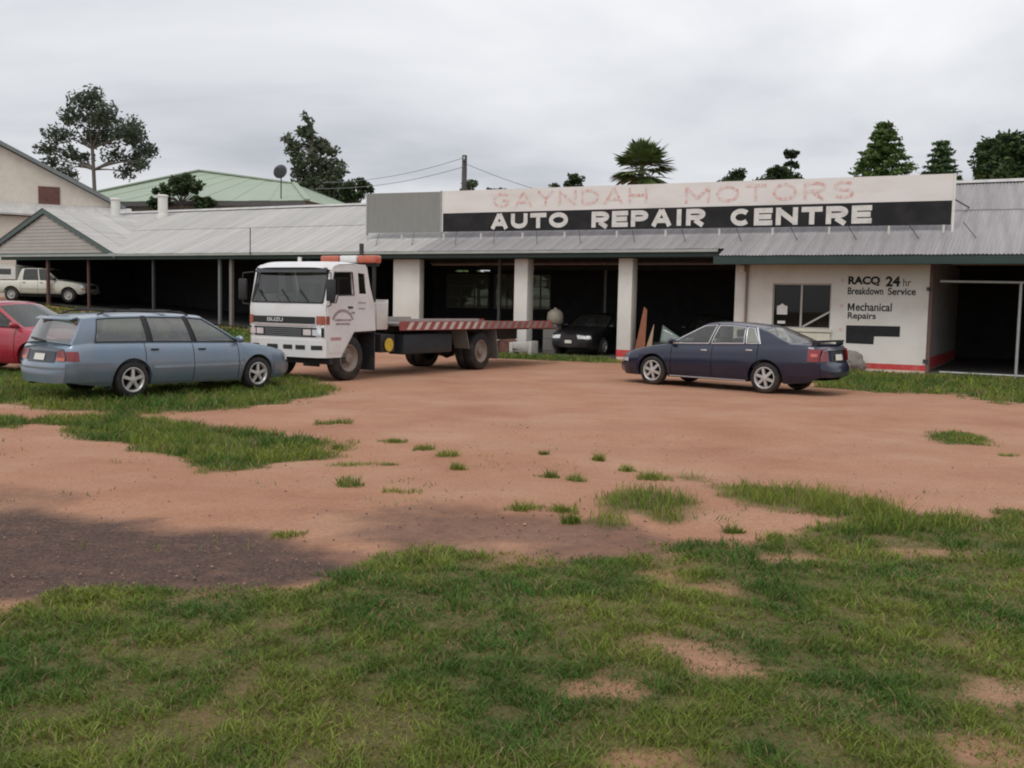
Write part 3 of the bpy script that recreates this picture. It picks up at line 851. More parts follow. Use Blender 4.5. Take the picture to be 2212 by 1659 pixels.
# --- office front
ow = plate('office_wall', white_paint, WS, [(3.98, -0.05), (9.14, -0.05), (9.14, 3.28), (3.98, 3.28)],
           [[(4.78, 1.15), (6.49, 1.15), (6.49, 2.48), (4.78, 2.48)]], 0.2, Matrix.Translation((0, 0.10, 0)) @ XZ)
MB().box(7.3, 9.146, -0.006, 0.0, 0.05, 0.21).build('painted_stripe', red_paint, ow)
MB().box(4.0, 9.146, -0.005, 0.0, -0.05, 0.049).build('painted_stripe', mat('base_cream', (0.62, 0.56, 0.46), 0.8, var=0.1, dirt=(0.35, 0.25, 0.18), dirt_amt=0.6), ow)
# side wall of the office facing the gated bay, block courses in relief
sw = MB().box(8.95, 9.14, 0.21, 9.0, 0, 3.3).build('side_wall', block_wall, WS)
mb = MB()
for r in range(16):
    z0 = 0.45 + r * 0.2
    if z0 > 3.1: break
    for c in range(22):
        y0 = 0.22 + c * 0.4 + (0.2 if r % 2 else 0)
        if y0 > 8.6: continue
        mb.box(9.141, 9.152, y0, y0 + 0.39, z0, z0 + 0.19)
blk = mb.build('block_course', block_wall, sw); blk['kind'] = 'stuff'
MB().box(9.14, 9.158, 0.20, 9.0, 0.08, 0.40).build('painted_stripe', red_paint, sw)
box('corner_post', mat('corner_brown', (0.14, 0.08, 0.075), 0.75), WS, 9.145, 9.24, 0.0, 0.19, 0.0, 3.2)
# hinges of the missing gate leaf
for z in (0.28, 2.3):
    box('hinge', dark_steel, WS, 9.08, 9.2, -0.05, -0.002, z, z + 0.1)
# window
wfm = mat('alu_frame', (0.42, 0.40, 0.37), 0.5, metal=0.2)
w = bpy.data.objects.new('office_window', MB().box(4.80, 6.47, 0.115, 0.12, 1.17, 2.46).mesh('office_window', pane_glass)); link(w, WS)
box('window_frame', wfm, w, 4.78, 6.49, 0.06, 0.10, 2.44, 2.479)
box('window_frame', wfm, w, 4.78, 6.49, 0.06, 0.10, 1.151, 1.19)
box('window_frame', wfm, w, 4.781, 4.815, 0.055, 0.105, 1.19, 2.44)
box('window_frame', wfm, w, 6.455, 6.489, 0.055, 0.105, 1.19, 2.44)
box('mullion', wfm, w, 5.60, 5.655, 0.05, 0.11, 1.19, 2.44)
box('window_sill', mat('sill_cream', (0.62, 0.60, 0.50), 0.7), w, 4.72, 6.55, -0.09, 0.05, 1.06, 1.148)
MB().beam((5.68, 0.095, 1.2), (6.45, 0.095, 1.66), 0.02, 0.05).build('brace_rail', mat('rail_pale', (0.5, 0.49, 0.46), 0.6), w)
mb = MB()
for k in range(22):
    mb.box(4.84 + k * 0.074, 4.84 + k * 0.074 + 0.028, 0.145, 0.155, 1.2, 2.43)
bl = mb.build('blind_slats', mat('blind_dark', (0.05, 0.042, 0.04), 0.8), w); bl['kind'] = 'stuff'
nm = mat('paper_white', (0.75, 0.74, 0.72), 0.7, var=0.04)
MB().add([(4.90, 0.108, 1.55), (5.21, 0.108, 1.55), (5.21, 0.108, 1.80), (5.12, 0.108, 1.83), (5.055, 0.108, 1.88), (4.99, 0.108, 1.83), (4.90, 0.108, 1.80)], [tuple(range(7))]).build('notice', nm, w)
box('notice', nm, w, 4.93, 5.16, 0.106, 0.112, 1.28, 1.36)
box('shelf_carton', mat('carton_white', (0.66, 0.66, 0.62), 0.8), w, 6.10, 6.45, 0.126, 0.4, 1.19, 1.38)
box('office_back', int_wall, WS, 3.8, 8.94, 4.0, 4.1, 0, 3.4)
# cream counter board fixed below the window
box('awning_board', mat('board_cream', (0.64, 0.62, 0.50), 0.7), WS, 5.35, 6.52, -0.10, -0.04, 0.80, 1.02)
# downpipe, bracket lamp
dp = MB(); dp.tube((4.0, -0.06, 0.0), (4.0, -0.06, 3.12), 0.04, n=10); dp.build('downpipe', mat('pipe_brown', (0.22, 0.155, 0.14), 0.6), WS, smooth=50)
box('bracket_lamp', mat('lamp_cream', (0.6, 0.58, 0.52), 0.5), WS, 3.78, 3.93, -0.16, -0.003, 2.80, 3.02, bevel=0.03)
# painted lettering
tx = -0.004
text_obj('lettering', 'RACQ', black_paint, ow, 6.95, 7.83, 2.42, 2.70, tx, 0.05)
text_obj('lettering', '24', black_paint, ow, 7.98, 8.37, 2.41, 2.70, tx, 0.04)
text_obj('lettering', 'hr', black_paint, ow, 8.45, 8.66, 2.42, 2.64, tx, 0.0)
text_obj('lettering', 'Breakdown', black_paint, ow, 6.95, 7.93, 2.17, 2.38, tx, 0.022)
text_obj('lettering', 'Service', black_paint, ow, 8.05, 8.80, 2.17, 2.38, tx, 0.022)
letter_m('lettering', black_paint, ow, 6.97, 7.16, 1.70, 1.92, tx)
text_obj('lettering', 'echanical', black_paint, ow, 7.19, 8.18, 1.70, 1.94, tx, 0.02)
text_obj('lettering', 'Repairs', black_paint, ow, 6.98, 7.76, 1.42, 1.66, tx, 0.022)
MB().add([(6.95, tx, 1.28), (8.43, tx, 1.29), (8.43, tx, 0.99), (7.74, tx, 0.98), (7.73, tx, 0.75), (6.96, tx, 0.76)], [(0, 5, 4, 3, 2, 1)]).build('blacked_out_patch', black_paint, ow)
faded_pink = mat('faded_pink', (0.62, 0.47, 0.45), 0.7, var=0.1)
for z in (2.58, 1.85, 1.15):
    b_ = MB(); b_.lathe([(0.001, 0), (0.055, 0)], 'y', 10, (6.80, tx, z)); b_.build('bullet_mark', faded_pink, ow)

# --- gate frame standing across the right hand bay
GT = thing('gate_frame', 'open galvanised pipe gate frame beside the white office wall', 'gate', bw(9.4, -0.3), BROT)
mb = MB().tube((0.05, 0, 2.56), (2.04, 0, 2.54), 0.035); mb.build('top_rail', steel_grey, GT, smooth=60)
for gx_ in (2.04, 4.3):
    MB().tube((gx_, 0, -0.1), (gx_, 0, 2.54), 0.04).build('gate_post', steel_grey, GT, smooth=60)
MB().tube((0.15, 0, 0.06), (4.3, 0, 0.04), 0.03).build('bottom_rail', steel_grey, GT, smooth=60)
MB().tube((2.04, 0, 2.54), (4.3, 0, 2.54), 0.035).build('top_rail', steel_grey, GT, smooth=60)

# ------------------------------------------------------------------ sign on the roof
SG = thing('roof_sign', 'long roof sign, faded red name above AUTO REPAIR CENTRE on black band', 'sign', bw(0, 0.9), BROT)
def slab(name, m, u0, u1, zl0, zl1, zr0, zr1, y0, y1):
    return MB().add([(u0, y0, zl0), (u1, y0, zr0), (u1, y1, zr0), (u0, y1, zl0), (u0, y0, zl1), (u1, y0, zr1), (u1, y1, zr1), (u0, y1, zl1)],
                    [(0, 3, 2, 1), (4, 5, 6, 7), (0, 1, 5, 4), (1, 2, 6, 5), (2, 3, 7, 6), (3, 0, 4, 7)]).build(name, m, SG)
slab('white_panel', sign_white, -7.57, 9.54, 4.94, 5.74, 4.88, 5.63, 0.0, 0.06)
slab('black_panel', sign_black, -7.55, 9.52, 4.28, 4.938, 4.20, 4.878, -0.008, 0.055)
slab('edge_trim', sign_white, -7.60, -7.555, 4.27, 5.75, 4.27, 5.75, -0.02, 0.08)
slab('edge_trim', sign_white, 9.545, 9.60, 3.8, 5.64, 3.8, 5.64, -0.02, 0.08)
def fit(s, u0, u1, z0, z1, m, bold, y): return text_obj('lettering', s, m, SG, u0, u1, z0, z1, y, bold)
def words(word, u0, u1, z0, z1, m, bold, y, gap=0.30):
    """each letter placed on its own so the wide hand-cut spacing matches"""
    wd = dict(I=0.42, M=1.25, O=1.12, C=1.0, E=0.9, T=0.98, A=1.12, U=1.02, R=1.0, P=0.95, N=1.05, G=1.05, Y=1.0, D=1.0, H=1.02, S=0.95)
    tot = sum(wd[c] for c in word) + gap * 0.55 * (len(word) - 1)
    k = (u1 - u0) / tot; x = u0
    for c in word:
        dz = 4.88 * 0
        stroke_letter(c, m, SG, x, x + wd[c] * k, z0, z1, y, bold)
        x += (wd[c] + gap * 0.55) * k
words('AUTO', -5.55, -2.51, 4.34, 4.86, sign_letter, 0.077, -0.014)
words('REPAIR', -1.63, 2.32, 4.32, 4.85, sign_letter, 0.077, -0.014)
words('CENTRE', 3.14, 7.37, 4.28, 4.81, sign_letter, 0.077, -0.014)
def worn_red():
    m = mat('worn_red_letters', (0.62, 0.20, 0.17), 0.75, var=0.2, scale=3)
    t = m.node_tree; b = t.nodes['Principled BSDF']
    src = b.inputs['Base Color'].links[0].from_socket
    c = t.nodes.new('ShaderNodeTexCoord'); n = t.nodes.new('ShaderNodeTexNoise'); n.inputs['Scale'].default_value = 7; n.inputs['Detail'].default_value = 8
    n.inputs['Roughness'].default_value = 0.7
    t.links.new(c.outputs['Object'], n.inputs['Vector'])
    r = t.nodes.new('ShaderNodeMapRange'); r.inputs['From Min'].default_value = 0.38; r.inputs['From Max'].default_value = 0.54
    r.inputs['To Min'].default_value = 0.15; r.inputs['To Max'].default_value = 1.0
    t.links.new(n.outputs['Fac'], r.inputs['Value'])
    x = t.nodes.new('ShaderNodeMix'); x.data_type = 'RGBA'; x.inputs['B'].default_value = (0.70, 0.64, 0.60, 1)
    t.links.new(r.outputs['Result'], x.inputs['Factor']); t.links.new(src, x.inputs['A']); t.links.new(x.outputs['Result'], b.inputs['Base Color'])
    return m
wr = worn_red()
words('GAYNDAH', -5.47, 0.34, 5.08, 5.60, wr, 0.045, -0.006, 0.5)
words('MOTORS', 1.62, 6.85, 5.02, 5.55, wr, 0.045, -0.006, 0.55)
post_m = mat('sign_post_white', (0.55, 0.53, 0.5), 0.6, var=0.1)
for pu in (-10.9, -9.3, -7.45, -5.88, -4.2, -2.58, -0.66, 1.04, 2.82, 4.5, 6.19, 7.88, 9.35):
    MB().box(pu - 0.03, pu + 0.03, -0.12, -0.07, roof_z(0.78) - 0.02, 4.19).build('post', post_m, SG)
    MB().beam((pu + 0.1, 0.09, 5.0), (pu + 0.45, 2.2, roof_z(3.1) + 0.03), 0.03, 0.03).build('brace', dark_steel, SG)
    MB().beam((pu + 0.5, -0.03, 4.26), (pu + 0.9, -0.75, roof_z(0.15) + 0.04), 0.016, 0.016).build('stay_wire', dark_steel, SG)
GP = thing('blank_panel', 'plain grey blank board on the roof beside the sign', 'board', bw(-9.3, 0.9), BROT)
MB().add([(-1.70, 0, 4.29), (1.66, 0, 4.27), (1.66, 0.05, 4.27), (-1.70, 0.05, 4.29), (-1.70, 0, 5.77), (1.66, 0, 5.73), (1.66, 0.05, 5.73), (-1.70, 0.05, 5.77)],
         [(0, 3, 2, 1), (4, 5, 6, 7), (0, 1, 5, 4), (1, 2, 6, 5), (2, 3, 7, 6), (3, 0, 4, 7)]).build('sheet', grey_panel, GP)
for x in (-1.72, 1.62):
    box('edge_trim', steel_grey, GP, x, x + 0.05, -0.015, 0.065, 4.2, 5.76)

# ------------------------------------------------------------------ gabled carport at the left
GC = thing('gabled_carport', 'gable fronted carport with pale weatherboards joined to the long shed', 'carport', bw(-27.9, -0.5), BROT)
az_, ez_, hw = 5.45, 3.56, 4.3
def gz_line(x): return ez_ + (az_ - ez_) * (1 - abs(x) / hw)
wb = mat('weatherboard_pale', (0.40, 0.37, 0.34), 0.75, var=0.1, scale=3, dirt=(0.28, 0.26, 0.24), dirt_amt=0.4)
MB().prism([(-hw + 0.3, 0.1, ez_), (hw - 0.3, 0.1, ez_), (0, 0.1, az_ - 0.12)], (0, 0.04, 0)).build('gable_backing', wb, GC)
z = ez_
while z < az_ - 0.25:
    x = hw * (1 - (z + 0.15 - ez_) / (az_ - ez_)) - 0.2
    MB().add([(-x, 0.072, z), (x, 0.072, z), (x, 0.085, z + 0.15), (-x, 0.085, z + 0.15), (-x, 0.1, z), (x, 0.1, z), (x, 0.1, z + 0.15), (-x, 0.1, z + 0.15)],
             [(0, 1, 2, 3), (0, 4, 5, 1), (3, 2, 6, 7)]).build('weatherboard', wb, GC)
    z += 0.152
gm_ = mat('barge_green_grey', (0.085, 0.12, 0.115), 0.6, var=0.15)
for s in (-1, 1):
    MB().add([(0, -0.02, az_ + 0.10), (s * (hw + 0.35), -0.02, ez_ - 0.06), (s * (hw + 0.35), -0.02, ez_ - 0.26), (0, -0.02, az_ - 0.12),
              (0, 0.04, az_ + 0.10), (s * (hw + 0.35), 0.04, ez_ - 0.06), (s * (hw + 0.35), 0.04, ez_ - 0.26), (0, 0.04, az_ - 0.12)],
             [(0, 1, 2, 3), (7, 6, 5, 4), (0, 4, 5, 1), (2, 6, 7, 3), (1, 5, 6, 2)]).build('barge_board', gm_, GC)
    ang = math.atan2(az_ + 0.1 - (ez_ - 0.06), hw + 0.35); ln = math.hypot(hw + 0.35, az_ - ez_ + 0.16)
    for k in range(8):
        y0 = -0.05 + k * 1.1
        def fn(a, b, s=s, y0=y0):
            d = b * ln
            return (s * d * math.cos(ang), y0 + a * 1.12, az_ + 0.12 - d * math.sin(ang) + 0.012 * math.sin(2 * math.pi * a * 11) + 0.004 * (k % 2))
        MB().grid(fn, 66, 1).build('roof_sheet', roof_pale, GC, smooth=60)
box('tie_beam', gm_, GC, -hw, hw, 0.02, 0.12, ez_ - 0.10, ez_ - 0.002)
for x in (-4.1, 0.0):
    zb = gzf(*bw(-27.9 + x, -0.3)[:2])
    box('carport_post', rust_post, GC, x - 0.06, x + 0.06, 0.15, 0.27, zb - 0.1, ez_ - 0.1)
box('back_wall', dark_wall, GC, -4.4, 4.3, 8.6, 8.7, 0.8, 3.6)
box('side_wall', dark_wall, GC, -4.5, -4.4, 3.0, 8.6, 0.8, 3.6)
box('valley_flashing', steel_grey, GC, 4.28, 4.62, -0.03, 0.6, ez_ - 0.12, ez_ - 0.03)

# ------------------------------------------------------------------ houses behind
CH = thing('cream_house', 'cream gabled building with a rusty brown patch, behind the carport', 'house', (-28.6, 56, 0.0), R_(24))
cream = mat('cream_render', (0.60, 0.55, 0.48), 0.8, var=0.08, dirt=(0.42, 0.36, 0.3), dirt_amt=0.5, dirt_scale=0.7)
grn_grey = mat('roof_edge_grey', (0.16, 0.18, 0.18), 0.6, var=0.15)
apex, eav, half = 9.9, 6.9, 6.0
MB().add([(-half, 0, 0), (half, 0, 0), (half, 0, eav), (0, 0, apex), (-half, 0, eav), (-half, 9, 0), (half, 9, 0), (half, 9, eav), (0, 9, apex), (-half, 9, eav)],
         [(0, 1, 2, 3, 4), (9, 8, 7, 6, 5), (1, 6, 7, 2), (0, 4, 9, 5)]).build('wall', cream, CH)
for s in (-1, 1):
    MB().add([(0, -0.35, apex + 0.28), (s * (half + 0.6), -0.35, eav - 0.05), (s * (half + 0.6), 9.3, eav - 0.05), (0, 9.3, apex + 0.28),
              (0, -0.35, apex + 0.06), (s * (half + 0.6), -0.35, eav - 0.27), (s * (half + 0.6), 9.3, eav - 0.27), (0, 9.3, apex + 0.06)],
             [(0, 1, 2, 3), (7, 6, 5, 4), (0, 4, 5, 1), (1, 5, 6, 2), (2, 6, 7, 3)]).build('roof', grn_grey, CH)
rw = box('loft_door', mat('rust_brown', (0.115, 0.05, 0.04), 0.8, var=0.35, scale=3), CH, 2.05, 3.15, -0.06, -0.004, 6.75, 7.75)
# lower skillion roof in front of the gable wall
MB().add([(-half, -3.6, 6.0), (6.9, -3.6, 5.9), (6.9, -0.01, 6.78), (-half, -0.01, 6.78), (-half, -3.6, 5.9), (6.9, -3.6, 5.8), (6.9, -0.01, 6.68), (-half, -0.01, 6.68)],
         [(0, 1, 2, 3), (7, 6, 5, 4), (0, 4, 5, 1), (1, 5, 6, 2)]).build('verandah_roof', roof_pale, CH)
box('verandah_wall', cream, CH, -half, 6.5, -3.3, -3.2, 0, 5.8)

GH = thing('green_roofed_house', 'house with broad pale green hip roof behind the long shed', 'house', (-19.4, 67.3, -0.33), R_(-14))
GH.scale = (1.2, 1.2, 1.2)
gw = mat('house_wall_white', (0.52, 0.5, 0.46), 0.8, var=0.06)
box('wall', gw, GH, -6.0, 6.4, -4.0, 5.0, 0, 6.7)
# hip roof with a raised gablet peak
ev = 6.55
R0 = [(-7.2, -4.9, ev), (7.4, -4.9, ev), (7.4, 5.6, ev), (-7.2, 5.6, ev)]
r1, r2 = (-1.6, 0.2, 8.75), (4.2, 0.2, 7.98)
def sheets(name, a, b, c, d, n):
    """roof plane cut into lapped iron sheets; a-b along the eave, d-c along the top"""
    a, b, c, d = map(Vector, (a, b, c, d))
    nrm = (b - a).cross(d - a).normalized()
    if nrm.z < 0: nrm = -nrm
    for k in range(n):
        s0, s1 = k / n, (k + 1) / n + 0.004
        p = [a.lerp(b, s0), a.lerp(b, s1), d.lerp(c, s1), d.lerp(c, s0)]
        off = nrm * (0.012 * (k % 2))
        q = [x + off for x in p] + [x + off - nrm * 0.03 for x in p]
        MB().add(q, [(0, 1, 2, 3), (7, 6, 5, 4), (0, 4, 5, 1), (1, 5, 6, 2), (2, 6, 7, 3), (3, 7, 4, 0)]).build(name, roof_green, GH)
sheets('roof_sheet', R0[0], R0[1], r2, r1, 14)
sheets('roof_sheet', R0[1], R0[2], r2, r2, 6)
sheets('roof_sheet', R0[3], R0[0], r1, r1, 8)
sheets('roof_sheet', R0[2], R0[3], r1, r2, 6)
for p, q in ((R0[0], r1), (R0[1], r2), (r1, r2)):
    MB().beam(Vector(p) + Vector((0, 0, .04)), Vector(q) + Vector((0, 0, .05)), 0.28, 0.08).build('ridge_cap', roof_green, GH)
box('fascia', mat('fascia_dark', (0.09, 0.085, 0.08), 0.7), GH, -7.1, 7.3, -4.88, -4.82, ev - 0.24, ev - 0.02)

SD = thing('satellite_dish', 'dark mesh satellite dish on a thin mast above the green roof', 'satellite dish', (-14.0, 60.5, 0.0), 0)
SD.scale = (1.2, 1.2, 1.2)
mb = MB()
mb.lathe([(0.001, 0.0), (0.12, 0.012), (0.25, 0.05), (0.35, 0.10)], 'y', 24)
d = mb.build('dish', mat('dish_dark', (0.09, 0.095, 0.11), 0.6), SD, smooth=60); d.location = (0, 0, 7.72); d.rotation_euler = (R_(25), 0, R_(40))
sm_ = d.modifiers.new('s', 'SOLIDIFY'); sm_.thickness = 0.02
MB().tube((0, 0.05, 0), (0, 0.05, 7.7), 0.03).build('mast', dark_steel, SD)
MB().tube((0, 0, 7.72), (-0.2, -0.26, 7.9), 0.012).build('feed_arm', dark_steel, SD)

# power pole and cables
PP = thing('power_pole', 'dark timber power pole rising behind the workshop roof', 'power pole', (-3.07, 60, 0), 0)
MB().tube((0, 0, 0), (0, 0, 10.4), 0.19, 0.15, 12).build('pole', mat('pole_timber', (0.10, 0.095, 0.095), 0.85, var=0.2), PP, smooth=60)
MB().beam((0.0, -0.6, 10.05), (0, 0.6, 10.05), 0.09, 0.11).build('cross_arm', mat('pole_timber'), PP)
for y in (-0.5, 0.5):
    MB().tube((0, y, 10.1), (0, y, 10.25), 0.04).build('insulator', plate_white, PP)
def cable(name, a, b, sag, label):
    a, b = Vector(a), Vector(b)
    pts = []
    for k in range(17):
        t = k / 16
        p = a.lerp(b, t); p.z -= sag * 4 * t * (1 - t); pts.append(p)
    o = MB().path(pts, 0.016, 5).build(name, mat('cable_grey', (0.2, 0.2, 0.21), 0.7))
    tag(o, label, 'cable')
cable('power_cable', (-3.07, 59.5, 10.2), (-12.0, 63, 9.0), 0.35, 'upper slack cable from the power pole to the green roofed house')
cable('power_cable', (-3.07, 60.0, 9.75), (-12.2, 62, 8.5), 0.35, 'lower slack cable from the power pole to the green roofed house')
cable('power_cable', (-3.07, 60.5, 10.0), (8.5, 68, 8.4), 0.55, 'slack cable from the power pole toward the palm tree')

# ------------------------------------------------------------------ vehicles
def paint(name, col, metal=0.25, rough=0.36, dirt=(0.33, 0.25, 0.2)):
    return mat(name, col, rough, metal=metal, var=0.05, scale=2, coat=0.7, dirt=dirt, dirt_amt=0.22, dirt_scale=2.2)

def make_wheel(parent, x, y, side, R, w, rim_r, spokes=5, rim_m=None, tyre_m=None, steel=False):
    """tyre mesh (part) with a spoked rim as its sub-part; axle along y, outer face towards side"""
    rim_m = rim_m or alloy
    h = w / 2
    ty = MB().lathe([(rim_r, -h * .8), (rim_r + .015, -h), (R - .035, -h), (R - .008, -h * .82), (R, -h * .5), (R, h * .5), (R - .008, h * .82), (R - .035, h), (rim_r + .015, h), (rim_r, h * .8)], 'y', 36)
    t = ty.build('wheel', tyre_m or rubber, parent, smooth=45)
    t.location = (x, y, R)
    s = side
    mb = MB()
    mb.lathe([(rim_r + .004, s * h * .95), (rim_r - .012, s * h * .97), (rim_r - .03, s * h * .80), (rim_r - .04, s * h * .2)], 'y', 32)
    yo = s * h * .78
    if steel:
        mb.lathe([(rim_r - .03, s * h * .75), (rim_r * .72, s * h * .35), (rim_r * .55, s * h * .45), (rim_r * .38, s * h * .55), (rim_r * .34, s * h * 1.0), (0.001, s * h * 1.05)], 'y', 28)
        for k in range(8):
            a = 2 * math.pi * k / 8
            c = Vector((math.cos(a) * rim_r * .46, s * h * .5, math.sin(a) * rim_r * .46))
            mb.tube(c, c + Vector((0, s * .03, 0)), 0.014, n=6)
    else:
        for k in range(spokes):
            a = 2 * math.pi * k / spokes + 0.3
            d = Vector((math.cos(a), 0, math.sin(a))); q = Vector((-math.sin(a), 0, math.cos(a)))
            r0, r1 = rim_r * .16, rim_r - .02
            w0, w1 = rim_r * .13, rim_r * .085
            Y0, Y1 = Vector((0, yo + s * .012, 0)), Vector((0, yo - s * .03, 0))
            v = [d * r0 - q * w0 + Y0, d * r0 + q * w0 + Y0, d * r1 + q * w1 * 1.5 + Y0 * .92, d * r1 - q * w1 * 1.5 + Y0 * .92,
                 d * r0 - q * w0 + Y1, d * r0 + q * w0 + Y1, d * r1 + q * w1 * 1.5 + Y1, d * r1 - q * w1 * 1.5 + Y1]
            mb.add(v, [(0, 1, 2, 3), (4, 7, 6, 5), (0, 4, 5, 1), (1, 5, 6, 2), (2, 6, 7, 3), (3, 7, 4, 0)])
        mb.lathe([(rim_r * .30, yo), (rim_r * .28, yo + s * .02), (0.001, yo + s * .026)], 'y', 20)
    mb.build('rim', rim_m, t, smooth=40)
    bd = MB().lathe([(rim_r - .02, s * h * .1), (0.001, s * h * .1)], 'y', 24)
    bd.build('wheel_shade_disc', under_dark, t)  # black disc behind the spokes, stands in for the shade inside the wheel
    return t

class Car:
    """x forward, y left, z up; origin on the ground under the middle of the body"""
    def __init__(c, root, sp, body):
        c.root, c.s, c.m = root, sp, body
        c.W2 = sp['W'] / 2
        c.x0, c.x1 = -sp['L'] / 2, sp['L'] / 2
    def ip(c, key, x): 
        p = c.s[key]; return float(np.interp(x, [q[0] for q in p], [q[1] for q in p]))
    def top(c, x): return c.ip('top', x)
    def bot(c, x): return c.ip('bot', x)
    def ysec(c, x, z):
        b, t = c.bot(x), c.top(x)
        q = (z - b) / max(t - b, 1e-3)
        f = float(np.interp(q, [-.2, 0, .08, .25, .5, .72, .88, .96, 1], [.86, .90, .945, .985, 1, .985, .955, .925, .885]))
        return c.W2 * c.ip('plan', x) * f
    def wheelbot(c, x):
        b = c.bot(x)
        for xw in (c.s['xf'], c.s['xr']):
            d = c.s['Ra'] ** 2 - (x - xw) ** 2
            if d > 0:
                b = max(b, c.s['R'] + math.sqrt(d) * 1.0)
        return b
    def build(c):
        sp = c.s
        # --- stations
        xs = set(np.round(np.linspace(c.x0, c.x1, 44), 4))
        for xw in (sp['xf'], sp['xr']):
            xs = {x for x in xs if abs(x - xw) > sp['Ra'] + .03}
            for k in range(17):
                xs.add(round(xw + sp['Ra'] * math.cos(math.pi * k / 16), 4))
            xs |= {round(xw - sp['Ra'] - .012, 4), round(xw + sp['Ra'] + .012, 4)}
        for e in np.linspace(0, 0.4, 9)[1:]:
            xs |= {round(c.x0 + e, 4), round(c.x1 - e, 4)}
        doors = sp['doors']
        for d in doors:
            xs |= {round(d - .007, 4), round(d + .007, 4)}
        xs |= {round(sp['cowl'], 4), round(sp['deck'], 4)}
        xs = np.array(sorted(xs))
        keep = [0]
        for i in range(1, len(xs)):
            if xs[i] - xs[keep[-1]] > .004: keep.append(i)
        xs = xs[keep]
        rows = [0, .06, .14, .25, .38, .5, .62, .74, .84, .92, .97, 1.0]
        NR = len(rows) - 1
        body = MB(); dm = [MB() for _ in range(len(doors) - 1)]
        for side in (1, -1):
            P = []
            for x in xs:
                b, t = c.wheelbot(x), c.top(x)
                P.append([(x, side * c.ysec(x, b + (t - b) * r), b + (t - b) * r) for r in rows])
            for i in range(len(xs) - 1):
                xm = (xs[i] + xs[i + 1]) / 2
                gap = any(abs(xm - d) < .006 for d in doors)
                di = next((k for k in range(len(doors) - 1) if doors[k] < xm < doors[k + 1]), None)
                for j in range(NR):
                    q = [P[i][j], P[i + 1][j], P[i + 1][j + 1], P[i][j + 1]]
                    if side < 0: q = q[::-1]
                    if j >= 1 and gap: continue
                    if di is not None and j >= 1:
                        dm[di].add(q, [(0, 1, 2, 3)]) if side == sp['near'] else body.add(q, [(0, 1, 2, 3)])
                    else:
                        body.add(q, [(0, 1, 2, 3)])
                # wheel arch return
                if any(abs(xm - xw) < sp['Ra'] for xw in (sp['xf'], sp['xr'])):
                    a, b_ = P[i][0], P[i + 1][0]
                    body.add([a, b_, (b_[0], b_[1] - side * .10, b_[2]), (a[0], a[1] - side * .10, a[2])], [(0, 1, 2, 3)])
        # --- bonnet and boot lid
        ns = 12
        def topgrid(lo, hi, blg_lo, blg_hi):
            st = [x for x in xs if lo - 1e-6 <= x <= hi + 1e-6]
            for i in range(len(st) - 1):
                for k in range(ns):
                    q = []
                    for x, kk in ((st[i], k), (st[i + 1], k), (st[i + 1], k + 1), (st[i], k + 1)):
                        s_ = -1 + 2 * kk / ns
                        w = c.ysec(x, c.top(x))
                        bl = 0
                        if abs(x - c.x1) < 1e-6: bl = sp['bulge'] * (1 - s_ * s_)
                        if abs(x - c.x0) < 1e-6: bl = -sp['bulge'] * (1 - s_ * s_)
                        q.append((x + bl, s_ * w, c.top(x) + sp['crown'] * (1 - abs(s_) ** 2.5)))
                    body.add(q, [(0, 1, 2, 3)])
        topgrid(sp['cowl'] - 0.02, c.x1, 0, 0)
        topgrid(c.x0, sp['deck'] + 0.02, 0, 0)
        # --- end caps
        for end in (1, -1):
            xe = c.x1 if end > 0 else c.x0
            b, t = c.bot(xe), c.top(xe)
            for j in range(NR):
                for k in range(ns):
                    q = []
                    for kk, jj in ((k, j), (k + 1, j), (k + 1, j + 1), (k, j + 1)):
                        q.append(c.endpt(end, -1 + 2 * kk / ns, b + (t - b) * rows[jj]))
                    if end < 0: q = q[::-1]
                    body.add(q, [(0, 1, 2, 3)])
        c.body = body.build('body', c.m, c.root, smooth=38, merge=True)
        c.door_obj = []
        for k, d in enumerate(dm):
            o = d.build('door', c.m, c.root, smooth=38, merge=True); c.door_obj.append(o)
            xh = doors[k] + .13
            zh = c.top(xh) - sp.get('handle_drop', .13)
            yh = c.ysec(xh, zh) * sp['near']
            box('handle', sp.get('handle_m', black_plastic), o, xh - .02, xh + .13, min(yh - .02, yh + .02), max(yh - .02, yh + .02), zh, zh + .032, bevel=.008)
        c.greenhouse()
        # --- dark underbody, floor and wheels
        zi = .30
        MB().box(c.x0 + .85, c.x1 - .5, -c.W2 + .25, c.W2 - .25, .22, .50).build('underbody', under_dark, c.root)
        MB().box(max(sp['deck'] - .1, c.x0 + .5), sp['cowl'] + .25, -c.W2 + .12, c.W2 - .12, .26, .40).build('floor_pan', under_dark, c.root)
        for xw in (sp['xf'], sp['xr']):
            for s_ in (1, -1):
                make_wheel(c.root, xw, s_ * (c.W2 * .985 - sp['tw'] / 2), s_, sp['R'], sp['tw'], sp['rim'], sp.get('spokes', 5), sp.get('rim_m'), steel=sp.get('steel', False))
        c.seats()
    def endpt(c, end, s_, z, off=0.0):
        xe = c.x1 if end > 0 else c.x0
        b, t = c.bot(xe), c.top(xe)
        q = min(max((z - b) / (t - b), 0), 1)
        w = c.ysec(xe, z)
        prof = c.s.get('nose' if end > 0 else 'tail', [(0, 0), (1, 0)])
        dx = float(np.interp(q, [p[0] for p in prof], [p[1] for p in prof]))
        x = xe + end * (c.s['bulge'] * (1 - s_ * s_) + dx * (1 - abs(s_) ** 8) + off)
        return (x, s_ * w, z + c.s['crown'] * (1 - abs(s_) ** 2.5) * (q ** 6))
